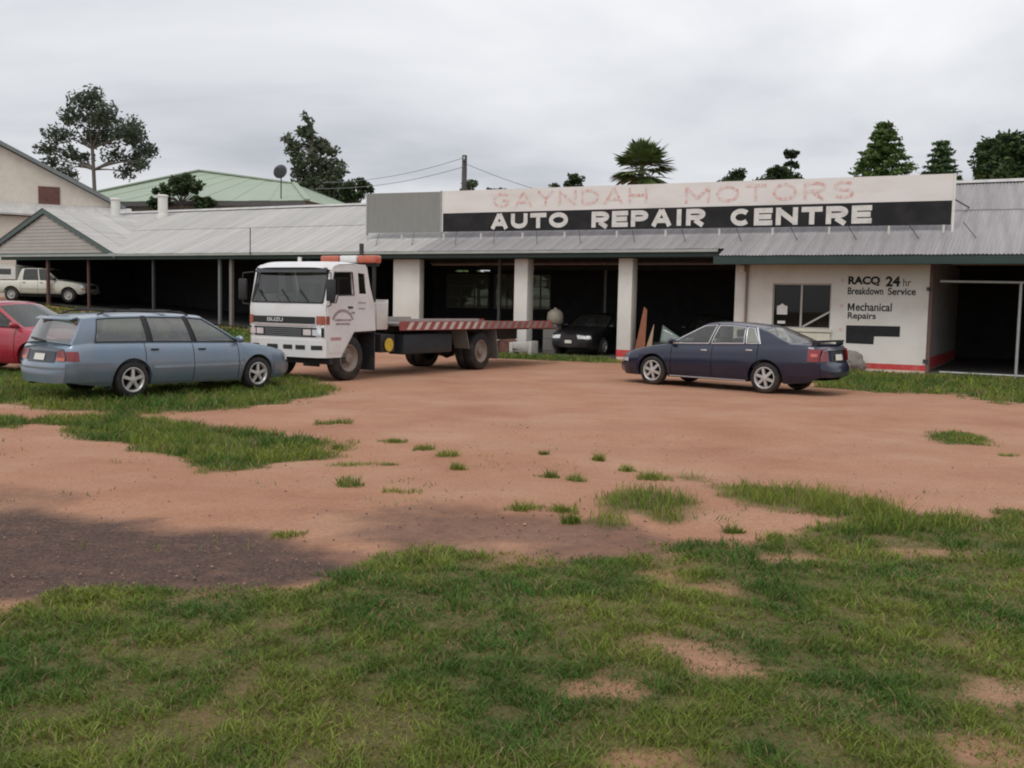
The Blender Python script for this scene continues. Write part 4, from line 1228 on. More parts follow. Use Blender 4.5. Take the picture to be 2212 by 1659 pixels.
    # ---- skins laid on the body
    def end_patch(c, mb, end, s0, s1, z0, z1, off=.008, n=6):
        mb.grid(lambda a, b: c.endpt(end, s0 + (s1 - s0) * a, z0 + (z1 - z0) * b, off), n, 3, flip=(end < 0))
        return mb
    def side_patch(c, mb, side, x0, x1, z0, z1, off=.008, n=10, zf=None):
        def fn(a, b):
            x = x0 + (x1 - x0) * a
            zz = (z0 + (z1 - z0) * b) if zf is None else zf(x, b)
            return (x, side * (c.ysec(x, zz) + off), zz)
        mb.grid(fn, n, 3, flip=(side > 0))
        return mb
    def lamp(c, name, m, end, side, sin, sout, z0, z1, wrap, off=.010, parent=None):
        mb = MB()
        c.end_patch(mb, end, side * sin, side * sout, z0, z1, off)
        if wrap:
            xe = c.x1 if end > 0 else c.x0
            c.side_patch(mb, side, xe, xe - end * wrap, z0, z1, off, 8)
        return mb.build(name, m, parent or c.root, smooth=60)
    # ---- cabin
    def gp(c, xb, xt, t, side):
        zb = c.top(xb); yb = c.ysec(xb, zb)
        zt = c.ip('roof', xt); yt = c.s['yr'] * c.W2
        bl = .028 * 4 * t * (1 - t)
        return (xb + (xt - xb) * t, side * (yb + (yt - yb) * t + bl), zb + (zt - zb) * t)
    def greenhouse(c):
        sp = c.s
        bd = sp['bounds']          # [(xb, xt)], kinds between
        kinds = sp['kinds']
        frame = MB()
        sides_glass = []
        for side in (1, -1):
            for k, kind in enumerate(kinds):
                (a0, a1), (b0, b1) = bd[k], bd[k + 1]
                def fn(s_, t, t0=0., t1=1.):
                    tt = t0 + (t1 - t0) * t
                    return c.gp(a0 + (b0 - a0) * s_, a1 + (b1 - a1) * s_, tt, side)
                if kind == 'p':
                    frame.grid(lambda s_, t: fn(s_, t), 2, 6, flip=side < 0)
                elif kind == 'b':
                    MB().grid(lambda s_, t: fn(s_, t), 2, 6, flip=side < 0).build('door_pillar', black_plastic, c.root, smooth=50)
                else:
                    g0, g1 = .045, .93
                    frame.grid(lambda s_, t: fn(s_, t, 0, g0), 8, 1, flip=side < 0)
                    frame.grid(lambda s_, t: fn(s_, t, g1, 1), 8, 1, flip=side < 0)
                    gm = MB().grid(lambda s_, t: fn(s_, t, g0, g1), 8, 5, flip=side < 0)
                    o = gm.build('side_window', sp.get('glass', car_glass), c.root, smooth=60)
                    sides_glass.append(o)
                    # rubber or bright surround
                    if side == sp['near']:
                        sur = MB()
                        w = sp.get('sur_w', .012)
                        ring = [(0, 0), (1, 0), (1, 1), (0, 1), (0, 0)]
                        pts = []
                        for (p0, p1) in zip(ring[:-1], ring[1:]):
                            for q in range(8):
                                f = q / 8
                                pts.append(fn(p0[0] + (p1[0] - p0[0]) * f, p0[1] + (p1[1] - p0[1]) * f, g0, g1))
                        pts.append(pts[0])
                        pts = [(p[0], p[1] + side * .004, p[2]) for p in pts]
                        sur.path(pts, w, 5)
                        sur.build('window_surround', sp.get('sur_m', black_plastic), o)
        # windscreens: bottom curve, top curve
        for nm, (xb, xt), blb, blt, sg in (('windscreen', bd[0], sp.get('wsb', .12), .10, 1), ('rear_window', bd[-1], -sp.get('rwb', .10), -.08, -1)):
            def fs(s_, t):
                s2 = -1 + 2 * s_
                p = c.gp(xb, xt, t, 1)
                bl = blb + (blt - blb) * t
                cz = sp['crown'] * (1 - t) + sp['rcrown'] * t
                return (p[0] + bl * (1 - s2 * s2), s2 * p[1], p[2] + cz * (1 - s2 * s2))
            m0, m1, n0, n1 = .035, .965, .06, .93
            if nm == 'rear_window': n0, n1 = sp.get('rw_t', (.06, .93))
            frame.grid(lambda a, b: fs(m0 * a, b), 1, 6); frame.grid(lambda a, b: fs(m1 + (1 - m1) * a, b), 1, 6)
            frame.grid(lambda a, b: fs(m0 + (m1 - m0) * a, n0 * b), 10, 1); frame.grid(lambda a, b: fs(m0 + (m1 - m0) * a, n1 + (1 - n1) * b), 10, 1)
            MB().grid(lambda a, b: fs(m0 + (m1 - m0) * a, n0 + (n1 - n0) * b), 12, 6).build(nm, sp.get('glass', car_glass), c.root, smooth=60)
        # roof skin
        xa, xz = bd[0][1], bd[-1][1]
        def fr(a, b):
            s2 = -1 + 2 * b
            x = xa + (xz - xa) * a
            bl = (.10 * (1 - a) - .08 * a) * (1 - s2 * s2)
            f = abs(s2)
            edge = c.ip('roof', x)
            return (x + bl, s2 * sp['yr'] * c.W2, edge + sp['rcrown'] * (1 - f ** 3.0))
        frame.grid(fr, 16, 14)
        c.cabin = frame.build('cabin_frame', c.m, c.root, smooth=40, merge=True)
    def seats(c):
        sp = c.s
        for xs_, ww in sp.get('seats', ()):
            for y in ((-.38, .38) if ww else (0,)):
                w = .26 if ww else .62
                hz = c.top(xs_)
                st = MB().box(xs_ - .05, xs_ + .45, y - w, y + w, .40, .56).build('seat', interior_grey, c.root, bevel=.04, smooth=50)
                bk = MB().add([(xs_ - .06, y - w, .5), (xs_ + .08, y - w, .5), (xs_ - .05, y - w * .85, hz + .13), (xs_ - .15, y - w * .85, hz + .13),
                               (xs_ - .06, y + w, .5), (xs_ + .08, y + w, .5), (xs_ - .05, y + w * .85, hz + .13), (xs_ - .15, y + w * .85, hz + .13)],
                              [(0, 1, 2, 3), (7, 6, 5, 4), (0, 4, 5, 1), (1, 5, 6, 2), (2, 6, 7, 3), (3, 7, 4, 0)])
                bk.build('backrest', interior_grey, st, bevel=.035, smooth=50)
                if ww:
                    box('headrest', interior_grey, st, xs_ - .17, xs_ - .08, y - .12, y + .12, hz + .15, hz + .32, bevel=.03)
        x = sp['cowl'] - .08
        MB().box(x - .28, x + .05, -c.W2 * .8, c.W2 * .8, .55, c.top(x) + .01).build('dashboard', black_plastic, c.root, bevel=.04, smooth=50)
    def mirror(c, x, m=None):
        sp = c.s
        for side in (1, -1):
            z = c.top(x) + .07; y = c.ysec(x, c.top(x)) * side
            mb = MB(); mb.lathe([(.001, -.09), (.06, -.075), (.085, 0), (.06, .08), (.001, .10)], 'y', 14)
            me = mb.build('mirror', m or c.m, c.root, smooth=60)
            me.location = (x + .01, y + side * .10, z); me.scale = (.65, 1, .85)

def place(root, x, y, heading, dz=0.0):
    root.location = (x, y, dz); root.rotation_euler = (0, 0, heading)

# ---- silver blue station wagon
wag_blue = paint('paint_silver_blue', (0.175, 0.235, 0.30), metal=0.45, rough=0.34)
def wagon():
    fx, fy = -4.66, 18.62
    rx, ry = -6.26, 16.44
    h = math.atan2(fy - ry, fx - rx)
    root = thing('station_wagon', 'silver blue station wagon with roof racks parked on the grass', 'car')
    sp = dict(L=4.78, W=1.77, xf=1.45, xr=-1.27, R=.315, Ra=.375, tw=.20, rim=.215, near=-1,
              top=[(-2.39, .86), (-2.30, .93), (-2.0, .955), (-1.0, .95), (.3, .93), (1.10, .915), (1.5, .88), (1.95, .80), (2.2, .735), (2.32, .69), (2.39, .62)],
              bot=[(-2.39, .31), (-2.2, .27), (-1.8, .22), (1.9, .20), (2.25, .22), (2.39, .28)],
              plan=[(-2.39, .80), (-2.34, .88), (-2.2, .945), (-1.9, .98), (-1.2, 1), (1.3, 1), (1.8, .965), (2.1, .90), (2.28, .81), (2.39, .68)],
              bulge=.09, crown=.035, rcrown=.045, cowl=1.08, deck=-2.33, doors=[-1.02, -.03, .98],
              roof=[(-2.15, 1.355), (-1.6, 1.405), (-.8, 1.425), (-.1, 1.42), (.35, 1.385)], yr=.72,
              bounds=[(1.14, .30), (1.04, .22), (.09, -.06), (0.0, -.14), (-.83, -.90), (-.93, -.99), (-1.93, -1.82), (-2.30, -2.08)],
              kinds=['p', 'g', 'b', 'g', 'b', 'g', 'p'], seats=[(.05, 1), (-.95, 0)], glass=glass('wagon_glass', (0.62, 0.68, 0.65), dust=0.09, refl=0.20),
              tail=[(0, .05), (.2, .055), (.45, .06), (.55, .0), (.85, -.05), (1, -.06)], nose=[(0, 0), (.3, .05), (.6, .04), (.8, -.02), (1, -.08)], rw_t=(.02, .90), rwb=.12)
    c = Car(root, sp, wag_blue); c.build()
    nr = -1
    # side mouldings, sill skirt, bumpers
    for x0, x1 in ((-.88, -.04), (-.02, .97), (1.0, 1.06)):
        c.side_patch(MB(), nr, x0, x1, .50, .555, .012).build('side_moulding', mat('moulding_blue_grey', (.24, .29, .34), .4), root)
    mb = MB(); c.end_patch(mb, -1, -1, 1, .29, .62, .03, 12)
    for s in (1, -1): c.side_patch(mb, s, -2.42, -1.69, .30, .62, .012)
    mb.build('rear_bumper', wag_blue, root, smooth=50)
    mb = MB(); c.end_patch(mb, 1, -1, 1, .28, .50, .03, 12)
    for s in (1, -1): c.side_patch(mb, s, 2.42, 1.86, .28, .50, .012)
    mb.build('front_bumper', wag_blue, root, smooth=50)
    for s in (1, -1):
        t = c.lamp('tail_lamp', lamp_red, -1, s, .66, 1.0, .66, .82, .15, .014)
        mb = MB(); c.end_patch(mb, -1, s * .66, s * .96, .66, .71, .02, 4); mb.build('reverse_lens', lamp_amber, t)
        c.lamp('headlamp', lamp_clear, 1, s, .45, 1.0, .56, .64, .2, .02)
    mb = MB(); c.end_patch(mb, -1, -.60, .60, .62, .80, .012, 8); mb.build('tailgate_panel', mat('tail_trim_dark', (.045, .055, .065), .4), root, smooth=50)
    mb = MB(); c.end_patch(mb, -1, -.22, .24, .66, .76, .024, 2); mb.build('number_plate', plate_white, root)
    mb = MB(); c.end_patch(mb, -1, -.98, .98, .53, .56, .05, 10); mb.build('bumper_strip', mat('strip_grey', (.18, .19, .2), .5), root)
    # spoiler lip over the rear window, wiper, roof racks
    MB().add([(-2.12, -.60, 1.36), (-2.12, .60, 1.36), (-2.24, .55, 1.335), (-2.24, -.55, 1.335), (-2.12, -.60, 1.40), (-2.12, .60, 1.40), (-2.23, .55, 1.365), (-2.23, -.55, 1.365)],
             [(0, 1, 2, 3), (7, 6, 5, 4), (0, 4, 5, 1), (1, 5, 6, 2), (2, 6, 7, 3), (3, 7, 4, 0)]).build('roof_spoiler', wag_blue, root, bevel=.012, smooth=50)
    MB().beam((-2.435, -.1, .98), (-2.37, .42, 1.02), .03, .03).build('rear_wiper', black_plastic, root)
    for s in (1, -1):
        pts = [(-1.75, s * .56, 1.43), (-1.6, s * .56, 1.485), (-.9, s * .56, 1.50), (-.1, s * .56, 1.485), (.05, s * .56, 1.43)]
        MB().path(pts, .016, 6).build('roof_rail', black_plastic, root)
    for x in (-1.45, -.35):
        MB().beam((x, -.6, 1.51), (x, .6, 1.51), .06, .03).build('roof_rack_bar', black_plastic, root)
    c.mirror(.98)
    box('mud_flap', black_plastic, root, -1.68, -1.66, -.80, -.62, .16, .32)
    box('cargo_floor', interior_grey, root, -2.2, -1.05, -.68, .68, .5, .62)
    MB().tube((-2.42, .42, .26), (-2.0, .42, .28), .03, n=10).build('exhaust_pipe', dark_steel, root, smooth=50)
    mid = (sp['xf'] + sp['xr']) / 2
    # near side wheels touch the ground at the measured spots
    nx, ny = math.sin(h), -math.cos(h)
    k = .945
    root.scale = (k, k, k)
    xr_ = sp['xr'] * k
    place(root, rx - nx * (c.W2 - .1) * k - math.cos(h) * xr_, ry - ny * (c.W2 - .1) * k - math.sin(h) * xr_, h, .01)
wagon()

# ---- dark blue sedan
navy = paint('paint_navy', (0.007, 0.010, 0.034), metal=0.1, rough=0.3, dirt=(0.03, 0.028, 0.032))
def sedan():
    fx, fy, rx, ry = 3.02, 21.85, 5.14, 20.05
    h = math.atan2(fy - ry, fx - rx)
    root = thing('sedan', 'dark navy blue sedan parked on dirt in front of the white office', 'car')
    sp = dict(L=4.80, W=1.79, xf=1.42, xr=-1.30, R=.32, Ra=.385, tw=.20, rim=.225, near=1, spokes=6,
              top=[(-2.40, .90), (-2.32, 1.0), (-2.1, 1.03), (-1.6, 1.035), (-1.0, 1.0), (.2, .95), (1.05, .925), (1.5, .87), (2.0, .76), (2.25, .68), (2.36, .61), (2.40, .55)],
              bot=[(-2.40, .38), (-2.2, .27), (-1.8, .22), (1.9, .20), (2.25, .20), (2.40, .26)],
              plan=[(-2.40, .80), (-2.34, .88), (-2.2, .945), (-1.9, .98), (-1.2, 1), (1.3, 1), (1.8, .96), (2.1, .885), (2.28, .79), (2.40, .64)],
              bulge=.10, crown=.035, rcrown=.05, cowl=1.02, deck=-1.72, doors=[-1.12, -.06, .94],
              roof=[(-1.2, 1.30), (-.9, 1.355), (-.5, 1.395), (-.05, 1.405), (.2, 1.375), (.35, 1.33)], yr=.70,
              bounds=[(1.12, .25), (1.02, .17), (.06, -.09), (0.0, -.14), (-.78, -.74), (-.83, -.78), (-1.14, -.93), (-1.80, -1.12)],
              kinds=['p', 'g', 'b', 'g', 'b', 'g', 'p'], seats=[(.05, 1), (-.98, 0)], glass=glass('sedan_glass', (0.72, 0.78, 0.74), dust=0.07), sur_m=chrome, sur_w=.012,
              handle_m=chrome, handle_drop=.14, wsb=.16, rwb=.18,
              tail=[(0, .065), (.3, .07), (.45, .05), (.55, 0), (.9, -.03), (1, -.05)], nose=[(0, 0), (.3, .06), (.6, .05), (1, -.05)])
    c = Car(root, sp, navy); c.build()
    mb = MB(); c.end_patch(mb, -1, -1, 1, .40, .66, .03, 12)
    for s in (1, -1): c.side_patch(mb, s, -2.43, -1.74, .40, .66, .012)
    mb.build('rear_bumper', navy, root, smooth=50)
    mb = MB(); c.end_patch(mb, 1, -1, 1, .26, .46, .03, 12)
    for s in (1, -1): c.side_patch(mb, s, 2.43, 1.84, .26, .46, .012)
    mb.build('front_bumper', navy, root, smooth=50)
    for s in (1, -1):
        t = c.lamp('tail_lamp', lamp_red, -1, s, .62, 1.0, .70, .95, .20, .014)
        mb = MB(); c.side_patch(mb, s, -2.37, -2.26, .80, .86, .02, 4); mb.build('lamp_lens', mat('lamp_red_pale', (.55, .12, .1), .2, coat=.5), t)
        c.lamp('headlamp', lamp_clear, 1, s, .5, 1.0, .50, .58, .3, .016)
    mb = MB(); c.end_patch(mb, -1, -.24, .24, .72, .83, .03, 2); mb.build('number_plate', plate_white, root)
    mb = MB(); c.end_patch(mb, -1, -.49, .49, .70, .93, .012, 6); mb.build('boot_trim', mat('boot_trim_dark', (.02, .02, .025), .5), root)
    # boot spoiler on two feet
    sp_ = MB().add([(-2.32, -.66, 1.085), (-2.32, .66, 1.085), (-2.14, .66, 1.095), (-2.14, -.66, 1.095), (-2.34, -.66, 1.125), (-2.34, .66, 1.125), (-2.14, .66, 1.115), (-2.14, -.66, 1.115)],
             [(0, 1, 2, 3), (7, 6, 5, 4), (0, 4, 5, 1), (1, 5, 6, 2), (2, 6, 7, 3), (3, 7, 4, 0)]).build('boot_spoiler', navy, root)
    for y in (-.6, .6):
        box('spoiler_foot', navy, sp_, -2.32, -2.2, y - .05, y + .05, 1.02, 1.09)
    for x0, x1 in ((-.90, -.07), (-.05, .93)):
        c.side_patch(MB(), 1, x0, x1, .47, .52, .012).build('side_moulding', navy, root)
    MB().box(-.86, .98, .80, .845, .225, .25).build('sill_trim', mat('sill_pale', (.30, .28, .27), .5), root)
    MB().path([c.gp(-1.14 - .1 * t, -.93 - .06 * t, t, 1) for t in [q / 10 for q in range(11)]], .02, 6).build('quarter_trim', chrome, root)
    c.mirror(.92)
    box('parcel_shelf', interior_grey, root, -1.75, -1.1, -.66, .66, .95, .98)
    mid = (sp['xf'] + sp['xr']) / 2
    nx, ny = -math.sin(h), math.cos(h)
    k = .97
    root.scale = (k, k, k)
    cx, cy = (fx + rx) / 2 - nx * (c.W2 - .1) * k, (fy + ry) / 2 - ny * (c.W2 - .1) * k
    place(root, cx - math.cos(h) * mid * k, cy - math.sin(h) * mid * k, h, .0)
sedan()

# ---- red hatchback at the left edge
red = paint('paint_red', (0.36, 0.012, 0.035), metal=0.1, rough=0.3)
def hatch():
    root = thing('hatchback', 'bright red hatchback parked behind the silver blue station wagon', 'car')
    sp = dict(L=4.0, W=1.70, xf=1.25, xr=-1.22, R=.30, Ra=.36, tw=.19, rim=.20, near=-1, spokes=7,
              top=[(-2.0, .86), (-1.9, .93), (-1.6, .97), (-.8, .95), (.2, .92), (.95, .90), (1.3, .86), (1.7, .77), (1.92, .69), (2.0, .6)],
              bot=[(-2.0, .36), (-1.8, .25), (-1.5, .21), (1.5, .20), (1.9, .22), (2.0, .28)],
              plan=[(-2.0, .80), (-1.94, .89), (-1.8, .95), (-1.5, .985), (1.1, 1), (1.5, .96), (1.8, .87), (2.0, .66)],
              bulge=.10, crown=.04, rcrown=.05, cowl=.92, deck=-1.88, doors=[-.42, .84],
              roof=[(-1.35, 1.30), (-1.0, 1.36), (-.4, 1.40), (0, 1.39), (.2, 1.35)], yr=.71,
              bounds=[(1.0, .12), (.9, .04), (-.34, -.38), (-.44, -.46), (-1.30, -1.02), (-1.84, -1.22)],
              kinds=['p', 'g', 'p', 'g', 'p'], seats=[(-.05, 1), (-.95, 0)], glass=glass('hatch_glass', (0.35, 0.45, 0.44), dust=0.05), rwb=.16)
    c = Car(root, sp, red); c.build()
    for s in (1, -1):
        c.lamp('tail_lamp', lamp_red, -1, s, .62, 1.0, .66, .88, .15, .012)
        c.lamp('headlamp', lamp_clear, 1, s, .5, 1.0, .52, .64, .25, .012)
    mb = MB(); c.end_patch(mb, -1, -.24, .24, .66, .76, .02, 2); mb.build('number_plate', plate_white, root)
    mb = MB(); c.end_patch(mb, -1, -1, 1, .38, .60, .03, 12)
    for s in (1, -1): c.side_patch(mb, s, -2.03, -1.6, .38, .6, .012)
    mb.build('rear_bumper', red, root, smooth=50)
    c.mirror(.84)
    return root
hb = hatch()
hb.scale = (1.05, 1.05, 1.05)
place(hb, -10.85, 21.9, R_(-20), .01)

# ---- white dual cab utility under the carport
ute_white = paint('paint_cream_white', (0.60, 0.585, 0.50), metal=0.0, rough=0.4, dirt=(0.35, 0.3, 0.22))
def ute():
    root = thing('utility_truck', 'cream white dual cab ute with canopy parked under the gabled carport', 'ute')
    sp = dict(L=4.9, W=1.70, xf=1.70, xr=-1.20, R=.34, Ra=.42, tw=.20, rim=.20, near=-1, steel=True, rim_m=mat('steel_wheel', (.4, .39, .37), .5, var=.1),
              top=[(-2.45, 1.0), (-2.2, 1.02), (.9, 1.04), (1.2, 1.03), (1.8, .98), (2.25, .92), (2.4, .86), (2.45, .78)],
              bot=[(-2.45, .52), (-2.2, .45), (-1.8, .40), (1.9, .40), (2.3, .40), (2.45, .46)],
              plan=[(-2.45, .95), (-2.3, .98), (-2, 1), (1.5, 1), (2.0, .965), (2.3, .90), (2.45, .80)],
              bulge=.05, crown=.035, rcrown=.04, cowl=1.10, deck=-.90, doors=[-.72, .16, 1.02],
              roof=[(-.7, 1.58), (-.3, 1.61), (.2, 1.61), (.5, 1.57)], yr=.76,
              bounds=[(1.15, .52), (1.06, .44), (.26, .14), (.16, .06), (-.62, -.58), (-.92, -.72)],
              kinds=['p', 'g', 'p', 'g', 'p'], seats=[(.2, 1), (-.6, 0)], glass=dark_glass)
    c = Car(root, sp, ute_white); c.build()
    cab_rear = -.98
    plate('canopy', mat('canopy_white', (.62, .60, .56), .5, var=.06), root, [(-2.45, 1.06), (cab_rear, 1.06), (cab_rear, 1.70), (-2.40, 1.70)],
          [[(-2.2, 1.28), (-1.2, 1.28), (-1.2, 1.56), (-2.2, 1.56)]], .04, Matrix.Translation((0, -.78, 0)) @ XZ)
    plate('canopy', mat('canopy_white'), root, [(-2.45, 1.06), (cab_rear, 1.06), (cab_rear, 1.70), (-2.40, 1.70)],
          [[(-2.2, 1.28), (-1.2, 1.28), (-1.2, 1.56), (-2.2, 1.56)]], .04, Matrix.Translation((0, .78, 0)) @ XZ)
    box('canopy_roof', mat('canopy_white'), root, -2.45, cab_rear, -.80, .80, 1.701, 1.745, bevel=.015)
    box('canopy_end', mat('canopy_white'), root, cab_rear - .04, cab_rear - .001, -.755, .755, 1.07, 1.70)
    box('canopy_end', mat('canopy_white'), root, -2.44, -2.41, -.755, .755, 1.07, 1.70)
    for s in (-1, 1):
        box('canopy_window', dark_glass, root, -2.2, -1.2, s * .79 - .004, s * .79 + .004, 1.28, 1.56)
        c.lamp('headlamp', lamp_clear, 1, s, .55, 1.0, .72, .82, .15, .012)
        c.lamp('indicator', lamp_amber, 1, s, .7, 1.0, .62, .68, .12, .012)
    mb = MB(); c.end_patch(mb, 1, -1, 1, .46, .58, .06, 8); mb.build('front_bumper', steel_grey, root)
    mb = MB(); c.end_patch(mb, 1, -.5, .5, .66, .82, .012, 8); mb.build('grille', black_plastic, root)
    c.side_patch(MB(), -1, -.7, 1.0, .60, .64, .01).build('side_stripe', mat('stripe_tan', (.42, .38, .28), .5), root)
    c.mirror(1.02, black_plastic)
    return root
ut = ute()
ut.scale = (.95, .95, .95)
place(ut, -21.75, 46.7, R_(-6), gzf(-21.75, 46.7) + .06)

# ---- dark cars inside the bays
def bay_car(label, mcol, loc, heading, nm='parked_car'):
    root = thing(nm, label, 'car')
    sp = dict(L=4.6, W=1.76, xf=1.38, xr=-1.25, R=.31, Ra=.37, tw=.19, rim=.2, near=1,
              top=[(-2.3, .88), (-2.2, .96), (-1.9, .98), (-1.0, .96), (.2, .93), (1.0, .91), (1.5, .86), (2.0, .78), (2.2, .72), (2.3, .62)],
              bot=[(-2.3, .36), (-2.1, .26), (-1.7, .21), (1.8, .20), (2.15, .21), (2.3, .26)],
              plan=[(-2.3, .80), (-2.2, .92), (-1.9, .98), (-1.2, 1), (1.3, 1), (1.8, .965), (2.1, .90), (2.3, .76)],
              bulge=.09, crown=.035, rcrown=.045, cowl=1.0, deck=-1.7, doors=[-1.05, -.05, .92],
              roof=[(-1.1, 1.32), (-.6, 1.38), (-.1, 1.39), (.3, 1.34)], yr=.71,
              bounds=[(1.08, .22), (.98, .14), (.06, -.08), (-.04, -.16), (-.95, -.86), (-1.75, -1.05)],
              kinds=['p', 'g', 'b', 'g', 'p'], seats=[(.05, 1), (-.95, 0)])
    c = Car(root, sp, mcol); c.build()
    for s in (1, -1):
        c.lamp('headlamp', lamp_clear, 1, s, .52, 1.0, .55, .66, .12, .014)
        c.lamp('tail_lamp', lamp_red, -1, s, .6, 1.0, .68, .86, .15, .012)
    mb = MB(); c.end_patch(mb, 1, -.19, .19, .40, .50, .03, 2); mb.build('number_plate', plate_white, root)
    mb = MB(); c.end_patch(mb, 1, -.46, .46, .56, .65, .012, 6); mb.build('grille', black_plastic, root)
    c.mirror(.9)
    place(root, loc[0], loc[1], heading, .03)
    return root
bay_car('black car facing out of the middle bay with bright headlamps', paint('paint_black', (.012, .012, .014), metal=.1, rough=.35, dirt=(.06, .05, .045)), bw(-1.95, 2.55)[:2], BROT + R_(-90) + R_(-2))
bay_car('dark green car standing deep in the bay next to the office', paint('paint_dark_green', (.010, .020, .016), metal=.1, rough=.35, dirt=(.05, .05, .045)), bw(1.6, 4.4)[:2], BROT + R_(-90) + R_(10), 'parked_car')

# ------------------------------------------------------------------ tilt tray tow truck
tr_white = mat('truck_white', (0.70, 0.69, 0.68), 0.38, var=0.05, scale=1.5, coat=0.4, dirt=(0.42, 0.34, 0.29), dirt_amt=0.4, dirt_scale=1.6)
tr_lower = mat('truck_chassis_black', (0.020, 0.021, 0.023), 0.7, var=0.3, scale=5, dirt=(0.09, 0.065, 0.05), dirt_amt=0.5, dirt_scale=3)
def truck():
    root = thing('tow_truck', 'white tilt tray tow truck with red striped tray and amber light bar', 'truck')
    HW = 1.05
    # origin: ground under the front axle centre line
    def P2(x, z): return (x, z)
    # ---- cab sides with window openings
    side = [(-.87, 1.05), (-.15, 1.03), (.26, .52), (.70, .52), (.74, .90), (.755, 1.5), (.58, 2.30), (.45, 2.40), (-.50, 2.44), (-.56, 2.38), (-.66, 2.0), (-.84, 1.55)]
    w1 = [(.655, 1.63), (.46, 1.63), (.40, 1.78), (-.11, 1.80), (-.05, 2.27), (.52, 2.25)]
    w2 = [(-.30, 1.82), (-.58, 1.82), (-.48, 2.26), (-.25, 2.27)]
    for s in (1, -1):
        M = Matrix.Translation((0, s * (HW - .02), 0)) @ XZ
        cs = plate('cab_side', tr_white, root, side, [w1, w2], .04, M, bev=.008)
        dout = [(-.15, 1.07), (-.13, 1.06), (.23, .62), (.24, .60), (.66, .60), (.69, .90), (.715, 1.5), (.555, 2.30), (-.09, 2.33)]
        d = plate('door', tr_white, root, dout, [w1], .02, Matrix.Translation((0, s * (HW + .008), 0)) @ XZ, bev=.004)
        box('handle', black_plastic, d, -.06, .08, s * (HW + .03) - .012, s * (HW + .03) + .012, 1.52, 1.56)
        for nm_, w_ in (('door_window', w1), ('quarter_window', w2)):
            plate(nm_, dark_glass, root, w_, (), .008, Matrix.Translation((0, s * (HW - .03), 0)) @ XZ)
        mp_ = MB().path([p for p in [(q[0], s * (HW + .018), q[1]) for q in w1 + w1[:1]]], .012, 5); mp_.build('window_rubber', black_plastic, d)
    # ---- front skin
    prof = [(.52, .735), (.70, .775), (.95, .80), (1.3, .805), (1.52, .80), (1.58, .785), (2.28, .60), (2.36, .56)]
    def xp(z): return float(np.interp(z, [p[0] for p in prof], [p[1] for p in prof]))
    def fp(s, z, off=0.0):
        return (xp(z) + .055 * (1 - s ** 4) - .05 * abs(s) ** 12 + off, s * HW, z)
    fr = MB()
    fr.grid(lambda a, b: fp(-1 + 2 * a, .86 + (1.575 - .86) * b), 20, 8)
    fr.build('front_panel', tr_white, root, smooth=50)
    sc = MB()
    for a0, a1 in ((-1, -.93), (.93, 1)):
        sc.grid(lambda a, b: fp(a0 + (a1 - a0) * a, 1.575 + (2.36 - 1.575) * b), 2, 6)
    sc.grid(lambda a, b: fp(-.93 + 1.86 * a, 2.31 + .05 * b), 14, 1)
    sc.grid(lambda a, b: fp(-.93 + 1.86 * a, 1.575 + .05 * b), 14, 1)
    sc.build('windscreen_frame', tr_white, root, smooth=50)
    ws = MB().grid(lambda a, b: fp(-.93 + 1.86 * a, 1.625 + (2.31 - 1.625) * b), 14, 6).build('windscreen', glass('truck_screen', (.6, .68, .6), dust=.03, refl=.10), root, smooth=60)
    rb = MB().path([fp(-.93, 1.62, .004)] + [fp(-.93 + .155 * k, 1.62, .004) for k in range(13)] + [fp(.93, 2.31, .004)] + [fp(.93 - .155 * k, 2.31, .004) for k in range(13)] + [fp(-.93, 1.62, .004)], .02, 5)
    rb.build('windscreen_rubber', black_plastic, ws)
    for y in (-.5, .15, .65):
        MB().beam((xp(1.66) + .07, y, 1.63), (xp(1.9) + .075, y - .28, 1.88), .02, .03).build('wiper', black_plastic, ws)
    # sun visor under the roof brow
    MB().grid(lambda a, b: (xp(2.30) + .16 * (1 - (2 * a - 1) ** 4 * .6) * (1 - b) + .03, (-1 + 2 * a) * .98, 2.24 + .10 * b), 14, 2).build('sun_visor', black_plastic, root, smooth=60)
    # roof
    def rf(a, b):
        s2 = -1 + 2 * b
        x = .60 - 1.12 * a
        ed = abs(s2) ** 6
        fx_ = .07 * (1 - s2 ** 4) * (1 - a)
        zz = float(np.interp(a, [0, .06, .2, .6, 1], [2.345, 2.42, 2.475, 2.50, 2.47]))
        return (x + fx_, s2 * HW, zz - .055 * ed)
    MB().grid(rf, 14, 16).build('cab_roof', tr_white, root, smooth=45)
    # back of the cab
    MB().add([(-.87, -1.0, 1.05), (-.87, 1.0, 1.05), (-.55, 1.0, 2.42), (-.55, -1.0, 2.42)], [(0, 1, 2, 3)]).build('cab_back', tr_white, root)
    MB().box(-.84, .70, -1.0, 1.0, 1.0, 1.08).build('cab_floor', tr_lower, root)
    for y in (-.55, .45):
        st = box('seat', interior_grey, root, -.5, .0, y - .28, y + .28, 1.1, 1.45, bevel=.05)
        box('backrest', interior_grey, st, -.6, -.45, y - .27, y + .27, 1.4, 2.05, bevel=.05)
    MB().box(.35, .70, -.95, .95, 1.25, 1.58).build('dashboard', black_plastic, root, bevel=.05, smooth=50)
    sw_ = MB(); sw_.lathe([(.20, 0), (.225, .012), (.20, .024), (.19, .012), (.20, 0)], 'z', 20); w_ = sw_.build('steering_wheel', black_plastic, root); w_.location = (.30, -.45, 1.65); w_.rotation_euler = (0, R_(-35), 0)
